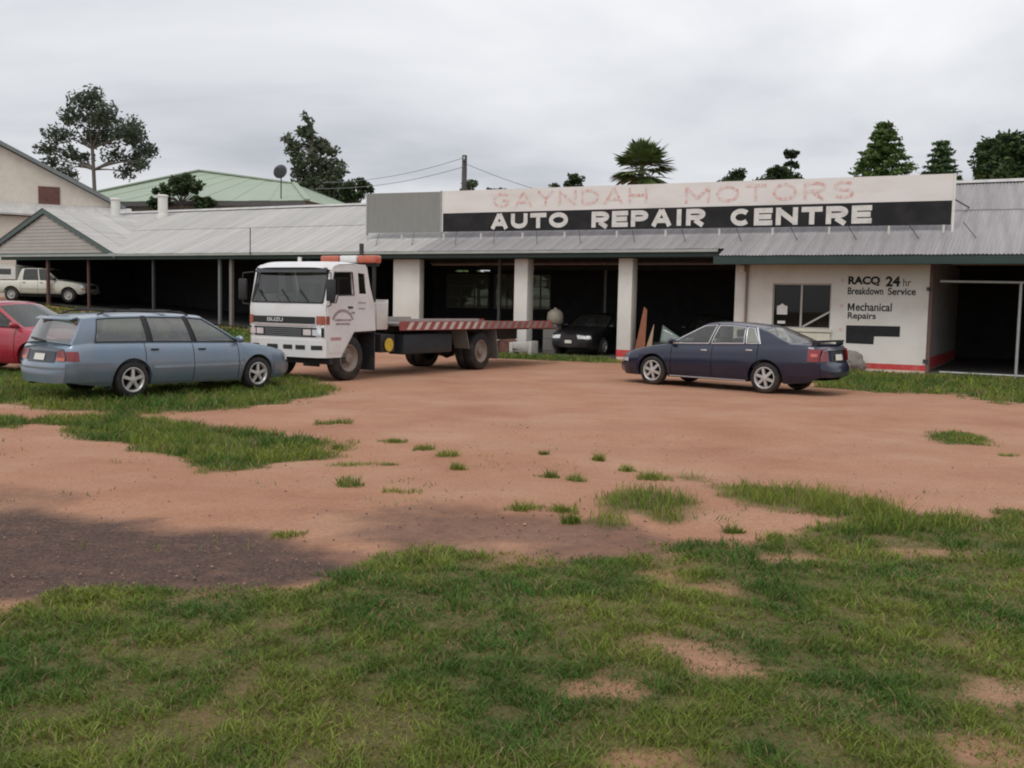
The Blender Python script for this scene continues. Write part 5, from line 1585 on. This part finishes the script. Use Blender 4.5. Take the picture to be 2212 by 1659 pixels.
    # ---- grille, lamps, bumper
    def fpatch(name, m, s0, s1, z0, z1, off, parent=None, n=8):
        mb = MB(); mb.grid(lambda a, b: fp(s0 + (s1 - s0) * a, z0 + (z1 - z0) * b, off), n, 2)
        return mb.build(name, m, parent or root, smooth=60)
    g1 = fpatch('grille', black_plastic, -.86, .80, 1.19, 1.33, .012)
    tm = text_obj('lettering', 'ISUZU', plate_white, g1, 0, 1, 0, 1, 0, .02)
    n_ = len(tm.data.vertices); co = np.empty(n_ * 3); tm.data.vertices.foreach_get('co', co); co = co.reshape(-1, 3).copy()
    new = np.array([fp(-.42 + q[0] * .42, 1.225 + q[2] * .075, .020) for q in co]); tm.data.vertices.foreach_set('co', new.ravel()); tm.data.update()
    fpatch('chrome_strip', chrome, -.98, .98, 1.135, 1.165, .012)
    g2 = fpatch('lower_grille', black_plastic, -.98, .98, .92, 1.11, .012)
    for k in range(4):
        fpatch('grille_bar', mat('bar_grey', (.22, .22, .23), .5), -.48, .48, .945 + .04 * k, .957 + .04 * k, .022, g2)
    for s in (1, -1):
        for k in range(2):
            sc_ = s * (.62 + .22 * k)
            h_ = fpatch('headlamp', lamp_clear, sc_ - .095, sc_ + .095, .955, 1.075, .024, None, 3)
        mb = MB(); mb.grid(lambda a, b: fp(s * (.83 + .17 * a), 1.18 + .17 * b, .014), 4, 2)
        mb.grid(lambda a, b: (.755 - .10 * a, s * (HW + .022), 1.18 + .17 * b), 2, 2)
        mb.build('indicator', mat('indicator_orange', (.33, .075, .04), .35, coat=.4), root)
    def bp_(s, z): return (.83 + .06 * (1 - s ** 4) - .10 * abs(s) ** 10, s * 1.06, z)
    bm_ = MB()
    bm_.grid(lambda a, b: bp_(-1 + 2 * a, .50 + .36 * b), 20, 4)
    bm_.grid(lambda a, b: (lambda p: (p[0] - .16 * b, p[1], .86))(bp_(-1 + 2 * a, .86)), 20, 1)
    bm_.grid(lambda a, b: (lambda p: (p[0] - .16 * b, p[1], .50))(bp_(-1 + 2 * a, .50)), 20, 1)
    for s in (1, -1):
        bm_.grid(lambda a, b: (.725 - .45 * a, s * 1.063, .50 + .36 * b - .0 * a), 2, 2)
    bb = bm_.build('front_bumper', tr_white, root, smooth=50)
    for s0, s1 in ((-.82, -.62), (-.40, -.12), (.02, .26), (.34, .58), (.72, .94)):
        mb = MB(); mb.grid(lambda a, b: (lambda p: (p[0] + .006, p[1], p[2]))(bp_(s0 + (s1 - s0) * a, .66 + .09 * b)), 3, 1); mb.build('bumper_slot', black_plastic, bb)
    box('step', tr_lower, root, .1, .6, -1.02, 1.02, .36, .50)
    # ---- mirrors on arms
    for s in (1, -1):
        MB().path([(.66, s * 1.04, 2.25), (.80, s * 1.22, 2.22), (.80, s * 1.22, 1.58), (.70, s * 1.04, 1.55)], .013, 6).build('mirror_arm', black_plastic, root)
        box('mirror', black_plastic, root, .77, .83, s * 1.22 - .11, s * 1.22 + .11, 1.66, 2.10, bevel=.025)
    # ---- painted marks on the near door (too worn to read), drawn as an arch of strokes
    mk = mat('faded_maroon', (.17, .055, .075), .6, var=.2)
    marks = MB(); y_ = HW + .0205
    for k in range(15):
        a = math.pi * (.86 - .72 * k / 14)
        cx, cz = .24 + .34 * math.cos(a), 1.17 + .30 * math.sin(a)
        t_ = Vector((-math.sin(a), 0, math.cos(a))); r_ = Vector((math.cos(a), 0, math.sin(a)))
        for q in (-.011, .011):
            c0 = Vector((cx, y_, cz)) + t_ * q
            marks.add([c0 - t_ * .007 - r_ * .033, c0 + t_ * .007 - r_ * .033, c0 + t_ * .007 + r_ * .033, c0 - t_ * .007 + r_ * .033], [(0, 1, 2, 3)])
    o_ = marks.build('arched_lettering', mk, root); o_['kind'] = 'stuff'
    marks = MB()
    for row, (x0, x1, z_) in enumerate(((-.02, .50, 1.25), (.02, .46, 1.17))):
        x = x0
        while x < x1:
            w_ = random.uniform(.012, .03)
            marks.add([(x, y_, z_), (x + w_, y_, z_), (x + w_, y_, z_ + .045), (x, y_, z_ + .045)], [(0, 1, 2, 3)]); x += w_ + random.uniform(.012, .022)
    o_ = marks.build('small_lettering', mk, root); o_['kind'] = 'stuff'
    marks = MB()
    for x0, x1, z_, h_ in ((-.14, -.03, 1.40, .05),):
        x = x0
        while x < x1:
            marks.add([(x, y_, z_), (x + .02, y_, z_), (x + .02, y_, z_ + h_), (x, y_, z_ + h_)], [(0, 1, 2, 3)]); x += .03
    for x0, x1, z_, h_ in ((-.52, -.27, 1.62, .035), (-.50, -.30, 1.50, .03)):
        x = x0
        while x < x1:
            marks.add([(x, HW + .003, z_), (x + .02, HW + .003, z_), (x + .02, HW + .003, z_ + h_), (x, HW + .003, z_ + h_)], [(0, 1, 2, 3)]); x += .032
    o_ = marks.build('small_lettering', mat('faded_grey_mark', (.22, .21, .23), .6), root); o_['kind'] = 'stuff'
    MB().box(.30, .62, HW + .02, HW + .023, .86, .92).build('red_dash', mat('faded_red_dash', (.45, .25, .25), .6), root)
    # ---- light bar on a frame behind the cab, exhaust stack
    lf = box('light_bar_frame', tr_lower, root, -1.02, -.96, -.62, 1.02, 2.44, 2.50)
    for y in (-.5, .9):
        box('frame_leg', tr_lower, lf, -1.02, -.96, y - .03, y + .03, 1.0, 2.44)
    for y0, y1, m_ in ((.53, 1.02, lamp_amber), (.03, .50, mat('bar_white', (.75, .75, .73), .35, coat=.3)), (-.52, 0.0, lamp_amber)):
        box('light_bar_lens', m_, root, -1.10, -.86, y0, y1, 2.505, 2.67, bevel=.03)
    MB().tube((-1.22, .36, .9), (-1.22, .36, 2.95), .055, .05, 10).build('exhaust_stack', dark_steel, root, smooth=50)
    MB().tube((-.5, -.8, 2.45), (-.5, -.8, 2.62), .05, .045, 10).build('roof_beacon', plate_white, root, smooth=50)
    # ---- headboard between cab and tray
    plate('headboard', mat('headboard_pale', (.56, .54, .51), .6, var=.1, dirt=(.3, .27, .24), dirt_amt=.5), root, [(-1.0, 1.08), (1.0, 1.08), (1.0, 1.72), (-1.0, 1.72)], (), .06,
          Matrix.Translation((-1.34, 0, 0)) @ Matrix.Rotation(R_(90), 4, 'Z') @ XZ)
    box('locker', mat('headboard_pale'), root, -1.30, -.93, .55, 1.04, 1.06, 1.66, bevel=.02)
    # ---- chassis
    for y in (-.42, .42):
        box('chassis_rail', tr_lower, root, -8.0, .55, y - .05, y + .05, .72, .98)
    for x in (-.95, -2.6, -4.2, -6.6):
        box('cross_member', tr_lower, root, x - .06, x + .06, -.37, .37, .76, .94)
    box('fuel_tank', mat('tank_blue_black', (.02, .026, .034), .5, var=.2), root, -4.0, -2.0, .50, .98, .48, .96, bevel=.06)
    box('tool_locker', mat('tank_blue_black'), root, -4.0, -1.6, -.98, -.50, .50, .96, bevel=.03)
    box('battery_box', tr_lower, root, -1.7, -1.2, .52, .95, .55, .95, bevel=.02)
    dk = MB(); dk.lathe([(.001, 0), (.15, 0), (.15, .02), (.001, .02)], 'y', 20, (-1.42, .99, .72)); dk.build('yellow_cap', mat('yellow_cap', (.55, .38, .045), .5, var=.25, scale=8), root)
    box('mud_flap', tr_lower, root, -.90, -.87, .55, 1.02, .18, 1.02)
    box('mud_flap', tr_lower, root, -.90, -.87, -1.02, -.55, .18, 1.02)
    # sump / axle
    MB().tube((0, -.9, .47), (0, .9, .47), .07, n=10).build('front_axle', tr_lower, root)
    MB().tube((-5.2, -.9, .47), (-5.2, .9, .47), .09, n=10).build('rear_axle', tr_lower, root)
    df = MB(); df.lathe([(.001, -.2), (.16, -.16), (.22, 0), (.16, .16), (.001, .2)], 'y', 16, (-5.2, 0, .47)); df.build('differential', tr_lower, root, smooth=60)
    # ---- tray
    tray_m = mat('tray_steel', (.16, .135, .125), .6, metal=.2, var=.3, scale=3, dirt=(.20, .13, .10), dirt_amt=.6)
    box('tray_deck', tray_m, root, -8.7, -1.68, -1.10, 1.10, 1.135, 1.185)
    for s in (1, -1):
        box('tray_side_rail', mat('rail_red', (.30, .075, .065), .55, var=.2, dirt=(.2, .12, .1), dirt_amt=.5), root, -8.75, -1.66, s * 1.13 - .03, s * 1.13 + .03, 1.04, 1.24)
    # diagonal red and white marking on the near rail
    wst = mat('rail_white', (.55, .47, .44), .6, var=.12, dirt=(.35, .26, .22), dirt_amt=.5)
    x = -1.85
    k = 0
    while x > -8.5:
        mm = wst if x > -5.2 else mat('rail_white_worn', (.24, .20, .19), .7, var=.2)
        MB().add([(x, 1.1625, 1.055), (x - .16, 1.1625, 1.055), (x - .31, 1.1625, 1.225), (x - .15, 1.1625, 1.225)], [(0, 1, 2, 3)]).build('rail_stripe', mm, root)
        x -= .34; k += 1
    box('tray_lip', mat('lip_grey', (.34, .31, .29), .6), root, -5.0, -1.75, 1.02, 1.09, 1.19, 1.30)
    box('tray_lip', mat('lip_grey'), root, -5.0, -1.75, -1.09, -1.02, 1.19, 1.30)
    box('tray_subframe', tr_lower, root, -8.4, -1.9, .50, .62, .985, 1.13)
    box('tray_subframe', tr_lower, root, -8.4, -1.9, -.62, -.50, .985, 1.13)
    MB().add([(-8.75, -1.1, 1.05), (-8.75, 1.1, 1.05), (-9.3, 1.1, .98), (-9.3, -1.1, .98), (-8.75, -1.1, 1.19), (-8.75, 1.1, 1.19), (-9.3, 1.1, 1.01), (-9.3, -1.1, 1.01)],
             [(0, 3, 2, 1), (4, 5, 6, 7), (0, 1, 5, 4), (1, 2, 6, 5), (2, 3, 7, 6), (3, 0, 4, 7)]).build('tail_ramp', tray_m, root)
    box('tail_lamp_board', lamp_red, root, -8.80, -8.76, .7, 1.05, 1.07, 1.17)
    # rear guards: flat angled plates either side of the rear wheels
    gm2 = mat('guard_grey', (.16, .155, .145), .6, var=.2)
    for s in (1, -1):
        MB().add([(-4.42, s * .62, 1.08), (-4.42, s * 1.06, 1.08), (-4.62, s * 1.06, .55), (-4.62, s * .62, .55), (-4.45, s * .62, 1.08), (-4.45, s * 1.06, 1.08), (-4.65, s * 1.06, .55), (-4.65, s * .62, .55)],
                 [(0, 1, 2, 3), (7, 6, 5, 4), (0, 4, 5, 1), (1, 5, 6, 2), (2, 6, 7, 3), (3, 7, 4, 0)]).build('rear_guard', gm2, root)
        MB().add([(-5.85, s * .62, 1.08), (-5.85, s * 1.06, 1.08), (-6.02, s * 1.06, .25), (-6.02, s * .62, .25), (-5.88, s * .62, 1.08), (-5.88, s * 1.06, 1.08), (-6.05, s * 1.06, .25), (-6.05, s * .62, .25)],
                 [(0, 1, 2, 3), (7, 6, 5, 4), (0, 4, 5, 1), (1, 5, 6, 2), (2, 6, 7, 3), (3, 7, 4, 0)]).build('rear_flap', gm2, root)
    # ---- wheels
    rm = mat('truck_rim', (.24, .20, .17), .55, metal=.2, var=.2, dirt=(.24, .16, .12), dirt_amt=.6, dirt_scale=4)
    for s in (1, -1):
        make_wheel(root, 0.0, s * .92, s, .475, .25, .285, rim_m=rm, steel=True)
        make_wheel(root, -5.2, s * .93, s, .475, .24, .285, rim_m=rm, steel=True)
        make_wheel(root, -5.2, s * .66, s, .475, .24, .285, rim_m=rm, steel=True)
    fx, fy, rx, ry = -3.47, 21.11, -.79, 25.69
    h = math.atan2(fy - ry, fx - rx)
    lx, ly = -math.sin(h), math.cos(h)
    place(root, fx - lx * 1.0, fy - ly * 1.0, h, .0)
truck()

# ------------------------------------------------------------------ small things about the bays
def bwz(u, v, z=.03): return bw(u, v, z)
# tan tank on a grey steel cabinet
cb = thing('steel_cabinet', 'grey steel cabinet at the mouth of the middle bay', 'cabinet', bwz(-2.95, .75), BROT)
cm = mat('cabinet_grey', (.17, .16, .15), .6, var=.2)
box('carcass', cm, cb, -.25, .25, -.2, .25, 0, 1.0, bevel=.015)
box('drawer', cm, cb, -.22, .22, -.215, -.201, .12, .48); box('drawer', cm, cb, -.22, .22, -.215, -.201, .52, .92)
tk = thing('fuel_tank', 'pale tan rounded tank standing on the grey steel cabinet', 'tank', bwz(-2.85, .78, 1.03), BROT)
mb = MB(); mb.lathe([(.001, 0), (.20, .0), (.27, .05), (.29, .22), (.26, .40), (.15, .50), (.05, .53), (.05, .58), (.001, .58)], 'z', 24)
mb.build('shell', mat('tank_tan', (.30, .27, .21), .6, var=.2, dirt=(.15, .12, .1), dirt_amt=.5), tk, smooth=50)
box('strap', dark_steel, tk, -.30, .30, -.02, .02, .19, .23)
# white trough and block by the pillar
tb = thing('concrete_trough', 'broken white concrete trough on the grass by the pillar', 'trough', bwz(-3.35, -.55, .0), BROT)
wc = mat('white_concrete', (.48, .46, .42), .8, var=.15, dirt=(.3, .24, .2), dirt_amt=.5)
for a in ((-.42, -.30, -.25, .25, 0, .42), (.30, .42, -.25, .25, 0, .48), (-.30, .30, -.25, -.15, .22, .44), (-.30, .30, .15, .25, .10, .44), (-.30, .30, -.15, .15, .1, .16)):
    box('slab', wc, tb, *a, bevel=.015)
pl_ = thing('plank', 'short white painted plank lying across two bricks under the tray end', 'plank', bwz(-4.75, -.5, .0), BROT)
box('board', mat('plank_white', (.6, .58, .54), .7, var=.1), pl_, -.55, .45, -.12, .12, .46, .54)
for x in (-.4, .3):
    for z in range(3):
        box('block', mat('brick_brown', (.17, .09, .07), .85, var=.3), pl_, x - .12, x + .12, -.1, .1, z * .153, z * .153 + .15)
dr = thing('oil_drum', 'rusty red brown oil drum lying on its side by the trough', 'drum', bwz(-4.15, -.1, .0), BROT)
mb = MB(); mb.lathe([(.001, -.42), (.27, -.42), (.285, -.40), (.28, -.15), (.295, -.14), (.28, -.12), (.28, .12), (.295, .14), (.28, .15), (.285, .40), (.27, .42), (.001, .42)], 'y', 24, (0, 0, .295))
mb.build('drum_body', mat('drum_rust', (.14, .06, .045), .8, var=.4, scale=5), dr, smooth=40)
bg = MB().lathe([(.04, -.425), (.04, -.435), (.001, -.435)], 'y', 10, (.1, 0, .4)); bg.build('bung', dark_steel, dr)
# leaning boards by the second pillar
for k, (u, a, m_, lab) in enumerate(((.50, 9, mat('board_orange', (.26, .10, .055), .75, var=.25), 'orange brown pointed board leaning against the pillar beside the navy sedan'),
                                     (.68, 15, mat('board_pale_brown', (.40, .29, .20), .75, var=.2), 'narrow pale brown board leaning beside the orange board'))):
    o = MB().prism([(-.16 + .1 * k, 0, 0), (.22, 0, 0), (.02, 0, 1.62 - .5 * k), (-.10 + .1 * k, 0, 1.70 - .5 * k)], (0, .03, 0)).build('leaning_board', m_)
    o.location = bwz(u, .05 + .08 * k, .0); o.rotation_euler = (0, R_(a), BROT)
    tag(o, lab, 'board')
# pale windscreen leaning in the bay
sc_ = MB().grid(lambda a, b: (-.4 + .8 * a, .06 * (1 - (2 * a - 1) ** 2), b * .62 * (1 - .8 * a)), 10, 4).build('loose_windscreen', mat('pale_green_glass', (.20, .25, .22), .15, var=.1, coat=.5), smooth=60)
md = sc_.modifiers.new('t', 'SOLIDIFY'); md.thickness = .012
sc_.location = bwz(1.45, .55, .55); sc_.rotation_euler = (R_(-22), 0, BROT)
tag(sc_, 'pale green loose windscreen propped on a dark bench in the bay', 'windscreen')
bn = thing('work_bench', 'dark work bench carrying the loose windscreen in the bay', 'bench', bwz(1.5, .62), BROT)
box('top', int_wall, bn, -.7, .9, -.25, .35, .46, .52)
for x in (-.62, .8):
    for y in (-.2, .28):
        box('leg', int_wall, bn, x - .03, x + .03, y - .03, y + .03, 0, .46)
# boulder
def boulder():
    bm = bmesh.new(); bmesh.ops.create_icosphere(bm, subdivisions=4, radius=1)
    for v in bm.verts:
        n = mnoise.noise(v.co * 1.3) * .28 + mnoise.noise(v.co * 3.7 + Vector((4, 1, 2))) * .12 + mnoise.noise(v.co * 9) * .04
        v.co *= 1 + n
        v.co.x *= .43; v.co.y *= .32; v.co.z *= .36
        v.co.z = max(v.co.z, -.25)
    me = bpy.data.meshes.new('boulder'); bm.to_mesh(me); bm.free()
    me.materials.append(mat('granite', (.24, .215, .19), .9, var=.25, scale=5, bump=.5, bscale=14, dirt=(.15, .13, .10), dirt_amt=.6, dirt_scale=4))
    me.polygons.foreach_set('use_smooth', [True] * len(me.polygons))
    o = link(bpy.data.objects.new('boulder', me)); o.location = bw(7.25, -.55, .20); o.rotation_euler = (0, 0, .4)
    tag(o, 'rough grey boulder at the foot of the white office wall', 'boulder')
boulder()

# ------------------------------------------------------------------ trees
bark = mat('bark_grey', (.13, .115, .10), .9, var=.3, scale=3, stretch=(1, 1, .3))
bark_pale = mat('bark_pale', (.24, .22, .19), .9, var=.3, scale=3, stretch=(1, 1, .3))
def leaves(cent, size, col_lo, col_hi, spread_up=0.0, aspect=2.0, droop=0.0):
    """one small diamond-shaped leaf clump face per centre"""
    n = len(cent)
    d = rng.normal(size=(n, 3)); d[:, 2] = d[:, 2] * .7 - droop
    d /= np.linalg.norm(d, axis=1)[:, None]
    q = np.cross(d, rng.normal(size=(n, 3))); q /= np.linalg.norm(q, axis=1)[:, None]
    s = size * rng.uniform(.6, 1.35, (n, 1))
    a = d * s; b = q * s / aspect
    v = np.stack([cent - a, cent + b, cent + a, cent - b], 1).reshape(-1, 3)
    f = np.arange(n * 4)
    k = rng.random((n, 1))
    c = np.asarray(col_lo) * (1 - k) + np.asarray(col_hi) * k
    return v, f, np.repeat(c, 4, 0)
def cloud(centres, radii, n, flat=.75):
    """points in lumpy ellipsoids, denser towards the outside"""
    out = []
    tot = sum(r ** 2 for r in radii)
    for c, r in zip(centres, radii):
        m_ = max(8, int(n * r * r / tot))
        d = rng.normal(size=(m_, 3)); d /= np.linalg.norm(d, axis=1)[:, None]
        rr = r * rng.random((m_, 1)) ** .45
        p = d * rr; p[:, 2] *= flat
        out.append(np.asarray(c) + p)
    return np.concatenate(out)
leaf_m = leafmat('leaf', (1, 1, 1), trans=.3)

def limb(mb, a, b, r0, r1, bend=.15, n=5):
    a, b = Vector(a), Vector(b)
    off = Vector((random.uniform(-1, 1), random.uniform(-1, 1), random.uniform(0, .6))) * (b - a).length * bend
    pts = [a.lerp(b, k / n) + off * math.sin(math.pi * k / n) for k in range(n + 1)]
    mb.path(pts, [r0 + (r1 - r0) * k / n for k in range(n + 1)], 7)
    return pts

def tree(name, label, base, trunk_top, clumps, n, leaf, lo, hi, r0=.25, aspect=2.0, flat=.75, bk=None, cat='tree', sub=3, spread=1.0):
    """clumps: [(x,y,z,r)] relative to the base"""
    root = thing(name, label, cat, base)
    mb = MB()
    tp = limb(mb, (0, 0, -.2), trunk_top, r0, r0 * .55, .04, 8)
    for c in clumps:
        k = min(range(len(tp)), key=lambda i: (Vector(c[:3]) - tp[i]).length + (2.0 if tp[i].z > c[2] else 0))
        pts = limb(mb, tp[k], c[:3], r0 * .34, r0 * .08, .12, 4)
        for q in range(sub):
            e = Vector(c[:3]) + Vector((random.gauss(0, 1), random.gauss(0, 1), random.gauss(.2, .6))) * c[3] * .6
            limb(mb, pts[-2], e, r0 * .09, r0 * .03, .1, 2)
    mb.build('trunk', bk or bark, root, smooth=60)
    # every clump breaks up into smaller sprays
    cs, rs = [], []
    for c in clumps:
        for q in range(9):
            d = Vector((random.gauss(0, 1), random.gauss(0, 1), random.gauss(0, .8))).normalized() * c[3] * random.uniform(.3, .85)
            cs.append((c[0] + d.x, c[1] + d.y, c[2] + d.z * flat)); rs.append(c[3] * random.uniform(.25, .62) * spread)
    p = cloud(cs, rs, n, .8)
    v, f, c = leaves(p, leaf, lo, hi, aspect=aspect, droop=.3)
    o = np_mesh('crown', v, f, 4, leaf_m, root, tint=c)
    return root

def from_px(pts, base):
    return [(x - base[0], y, z - base[2], r) for x, y, z, r in pts]
# tall open gum tree behind the houses (real size about 15 m)
gb = (-28.9, 82.0, 0.0)
k_ = 82 / 70
gum = []
for px, pz, r in ((200, 232, 1.25), (160, 262, 1.1), (235, 262, 1.2), (130, 300, 1.0), (185, 300, .9), (225, 305, 1.0), (265, 285, 1.1), (290, 300, 1.1), (310, 335, 1.0), (285, 350, .9),
                  (105, 330, .9), (150, 340, .8), (95, 350, .6), (115, 370, .75), (150, 385, .6), (250, 340, .8), (320, 362, .6), (265, 372, .7), (175, 345, .7), (205, 262, 1.0)):
    x = (px - 1106) / 2170 * 82; z = 1.65 + (642 - pz) / 2170 * 82
    gum.append((x + 34.3 - .0, random.uniform(-1.6, 1.6), z, r * 1.12))
tree('gum_tree', 'tall open gum tree with grey trunk behind the green roofed house', (-34.3, 82, 0), (.15, 0, 13.5), gum, 7000, .19, (.045, .068, .048), (.13, .16, .105), .24, 2.4, .8, bark, spread=1.55)
# pointed bushy tree left of the sign
cb_ = []
for px, pz, r in ((660, 268, .45), (655, 295, .7), (680, 320, .9), (640, 330, .7), (625, 315, .5), (665, 350, 1.1), (700, 355, .9), (640, 370, .9), (690, 390, 1.2), (730, 375, .7), (650, 405, 1.2), (720, 410, 1.1), (690, 430, 1.4), (715, 335, .5), (745, 400, .7), (655, 440, 1.5), (730, 440, 1.3)):
    cb_.append(((px - 1106) / 2170 * 72 + 14.1, random.uniform(-1, 1), 1.65 + (652 - pz) / 2170 * 72, r))
tree('pointed_tree', 'grey green pointed tree standing beside the green roofed house', (-14.1, 72, 0), (-.4, 0, 14.0), cb_, 7500, .18, (.055, .072, .042), (.145, .165, .098), .2, 2.2, .95, spread=1.4)
# low scrub between the roofs
def shrub(label, base, w, h, n, lo=(.02, .04, .016), hi=(.07, .10, .035), name='shrub', leaf=.15, z0=0.5):
    cl = []
    for q in range(max(14, int(w * 16))):
        xq = random.uniform(-w, w)
        cl.append((xq, random.uniform(-.6, .6), h - .35 - .9 * w * (xq / w) ** 2 - 1.1 * random.random() + random.uniform(-.1, .25), random.uniform(.22, .46)))
    return tree(name, label, base, (0, 0, h * .8), cl, n, leaf, lo, hi, .12, 2.2, .8, cat='bush', sub=2, spread=1.6)
shrub('dark scrubby bush behind the two white roof vents', (-19.9, 60.5, 0), 1.7, 9.1, 3500)
shrub('dark bush at the foot of the pointed tree', (-11.0, 71, 0), 1.7, 10.2, 3000)
shrub('olive bush behind the power pole', (-2.2, 66, 0), 1.5, 10.15, 2500, (.03, .05, .02), (.10, .12, .05))
shrub('small bush peeping above the faded sign, by the palm', (3.3, 64, 0), 1.0, 10.0, 1500)
shrub('bush behind the sign, beside the mop topped tree', (14.2, 66, 0), 1.0, 10.95, 1800)
shrub('wide bush below the mop topped tree', (17.0, 66, 0), 1.9, 11.25, 3000)
shrub('bright green bush between the sign end and the dark spreading tree', (22.6, 52, 0), .9, 8.0, 2000, (.05, .09, .02), (.12, .17, .04))
# mop topped thin tree
tree('mop_topped_tree', 'thin tree with a small rounded mop of leaves on a bare stem', (18.85, 70, 0), (0, 0, 12.1),
     [(0, 0, 12.35, .42), (-.2, .1, 12.5, .3), (.25, 0, 12.4, .32), (.05, 0, 11.75, .28), (.3, 0, 11.6, .3), (-.35, 0, 11.7, .2)], 1500, .13, (.02, .035, .02), (.06, .085, .04), .10)
# palms
def palm(base, h, rad, label, nf=26):
    root = thing('fan_palm', label, 'palm tree', base)
    mb = MB(); mb.path([(0, 0, -.2), (.05, 0, h * .5), (0, 0, h)], [.26, .22, .20], 10); mb.build('trunk', bark, root, smooth=60)
    for k in range(nf):
        a = 2 * math.pi * k / nf * 2.4 + random.uniform(-.2, .2)
        el = R_(random.uniform(-30, 85)); L_ = rad * random.uniform(.8, 1.1)
        d = Vector((math.cos(a) * math.cos(el), math.sin(a) * math.cos(el), math.sin(el)))
        s = Vector((-math.sin(a), math.cos(a), 0)); up = s.cross(d) * -1
        fr = MB(); c0 = Vector((0, 0, h))
        hub = c0 + d * L_ * .45 + Vector((0, 0, -.04))
        fr.tube(c0, hub, .03, .02, 5)
        for q in range(15):
            b = R_(-80 + 160 * q / 14)
            t = (d * math.cos(b) + s * math.sin(b)).normalized()
            tip = hub + t * L_ * .58 * random.uniform(.85, 1.1) + Vector((0, 0, -.12 * rad * random.uniform(.4, 1.6)))
            w_ = t.cross(d.cross(s)).normalized() * .05 * rad
            mid = hub.lerp(tip, .55) + Vector((0, 0, .03))
            fr.add([hub, mid + w_, tip, mid - w_], [(0, 1, 2, 3)])
        m_ = fr.build('frond', mat('palm_green', (.085, .125, .032), .6, var=.3, scale=.8, rnd=.35), root)
    return root
palm((7.35, 60, 0), 9.75, 2.2, 'fan palm with bushy crown rising behind the roof sign', 42)
# layered conifers behind the right end of the sign
def conifer(label, base, h, wid, n, lo, hi):
    root = thing('conifer', label, 'tree', base)
    mb = MB(); mb.tube((0, 0, -.2), (0, 0, h * .97), .26, .03, 8)
    pts, tips = [], []
    z = h * .30; k = 0
    while z < h * .985:
        f = 1 - (z / h)
        r = wid * min(1.0, f * 2.7 + .05)
        m_ = 7 if f > .12 else 5
        for q in range(m_):
            a = 2 * math.pi * (q + .37 * k) / m_ + random.uniform(-.25, .25)
            L_ = r * random.uniform(.75, 1.12)
            e = Vector((math.cos(a) * L_, math.sin(a) * L_, z - .06 * L_ + .10 * L_))
            mb.tube((0, 0, z), e, .035, .012, 5)
            pts.append(((0, 0, z), e))
        z += .36 * random.uniform(.85, 1.15); k += 1
    mb.build('trunk', bark, root, smooth=60)
    per = max(10, n // len(pts))
    C_ = []
    for a, e in pts:
        a = np.array(a); e = np.array(e)
        t = rng.random((per, 1)) ** .7
        p = a + (e - a) * t
        p += rng.normal(size=(per, 3)) * np.array([.15, .15, .07]) * (1.15 - .5 * t)
        C_.append(p)
    v, f, c = leaves(np.concatenate(C_), .15, lo, hi, aspect=2.4, droop=.2)
    np_mesh('crown', v, f, 4, leaf_m, root, tint=c)
    return root
conifer('large layered conifer behind the right end of the roof sign', (19.75, 55, 0), 12.0, 2.6, 13000, (.045, .092, .026), (.13, .20, .05))
conifer('smaller layered conifer between the large conifer and the dark spreading tree', (27.05, 65, 0), 12.95, 2.3, 10500, (.04, .082, .036), (.105, .17, .066))
# dark spreading tree at the right edge
dt = []
for px, pz, r in ((2165, 305, .6), (2135, 325, .6), (2200, 310, .7), (2115, 350, .6), (2150, 350, .8), (2195, 345, .9), (2130, 385, .8), (2175, 385, .9), (2240, 330, .9), (2250, 380, 1.0), (2100, 380, .4), (2215, 390, .9), (2300, 350, 1.0), (2160, 330, .5)):
    dt.append(((px - 1106) / 2170 * 52 - 25.9, random.uniform(-1, 1), 1.65 + (681 - pz) / 2170 * 52, r * 1.2))
tree('spreading_tree', 'dark green spreading tree above the right end of the iron roof', (25.6, 52, 0), (.2, 0, 9.0), dt, 9000, .15, (.022, .046, .02), (.085, .13, .04), .3, 1.9, .85, spread=1.3)
# hedge of distant trees beyond, seen only through the back windows of the bays
tl = []
for q in range(26):
    tl.append((random.uniform(-14, 14), random.uniform(-1.5, 1.5), random.uniform(1.0, 4.2), random.uniform(1.0, 1.7)))
tree('backyard_hedge', 'dense green hedge behind the workshop seen through its back windows', (8.5, 56, 0), (0, 0, 3.5), tl, 7000, .28, (.03, .06, .02), (.09, .14, .04), .15, cat='hedge')
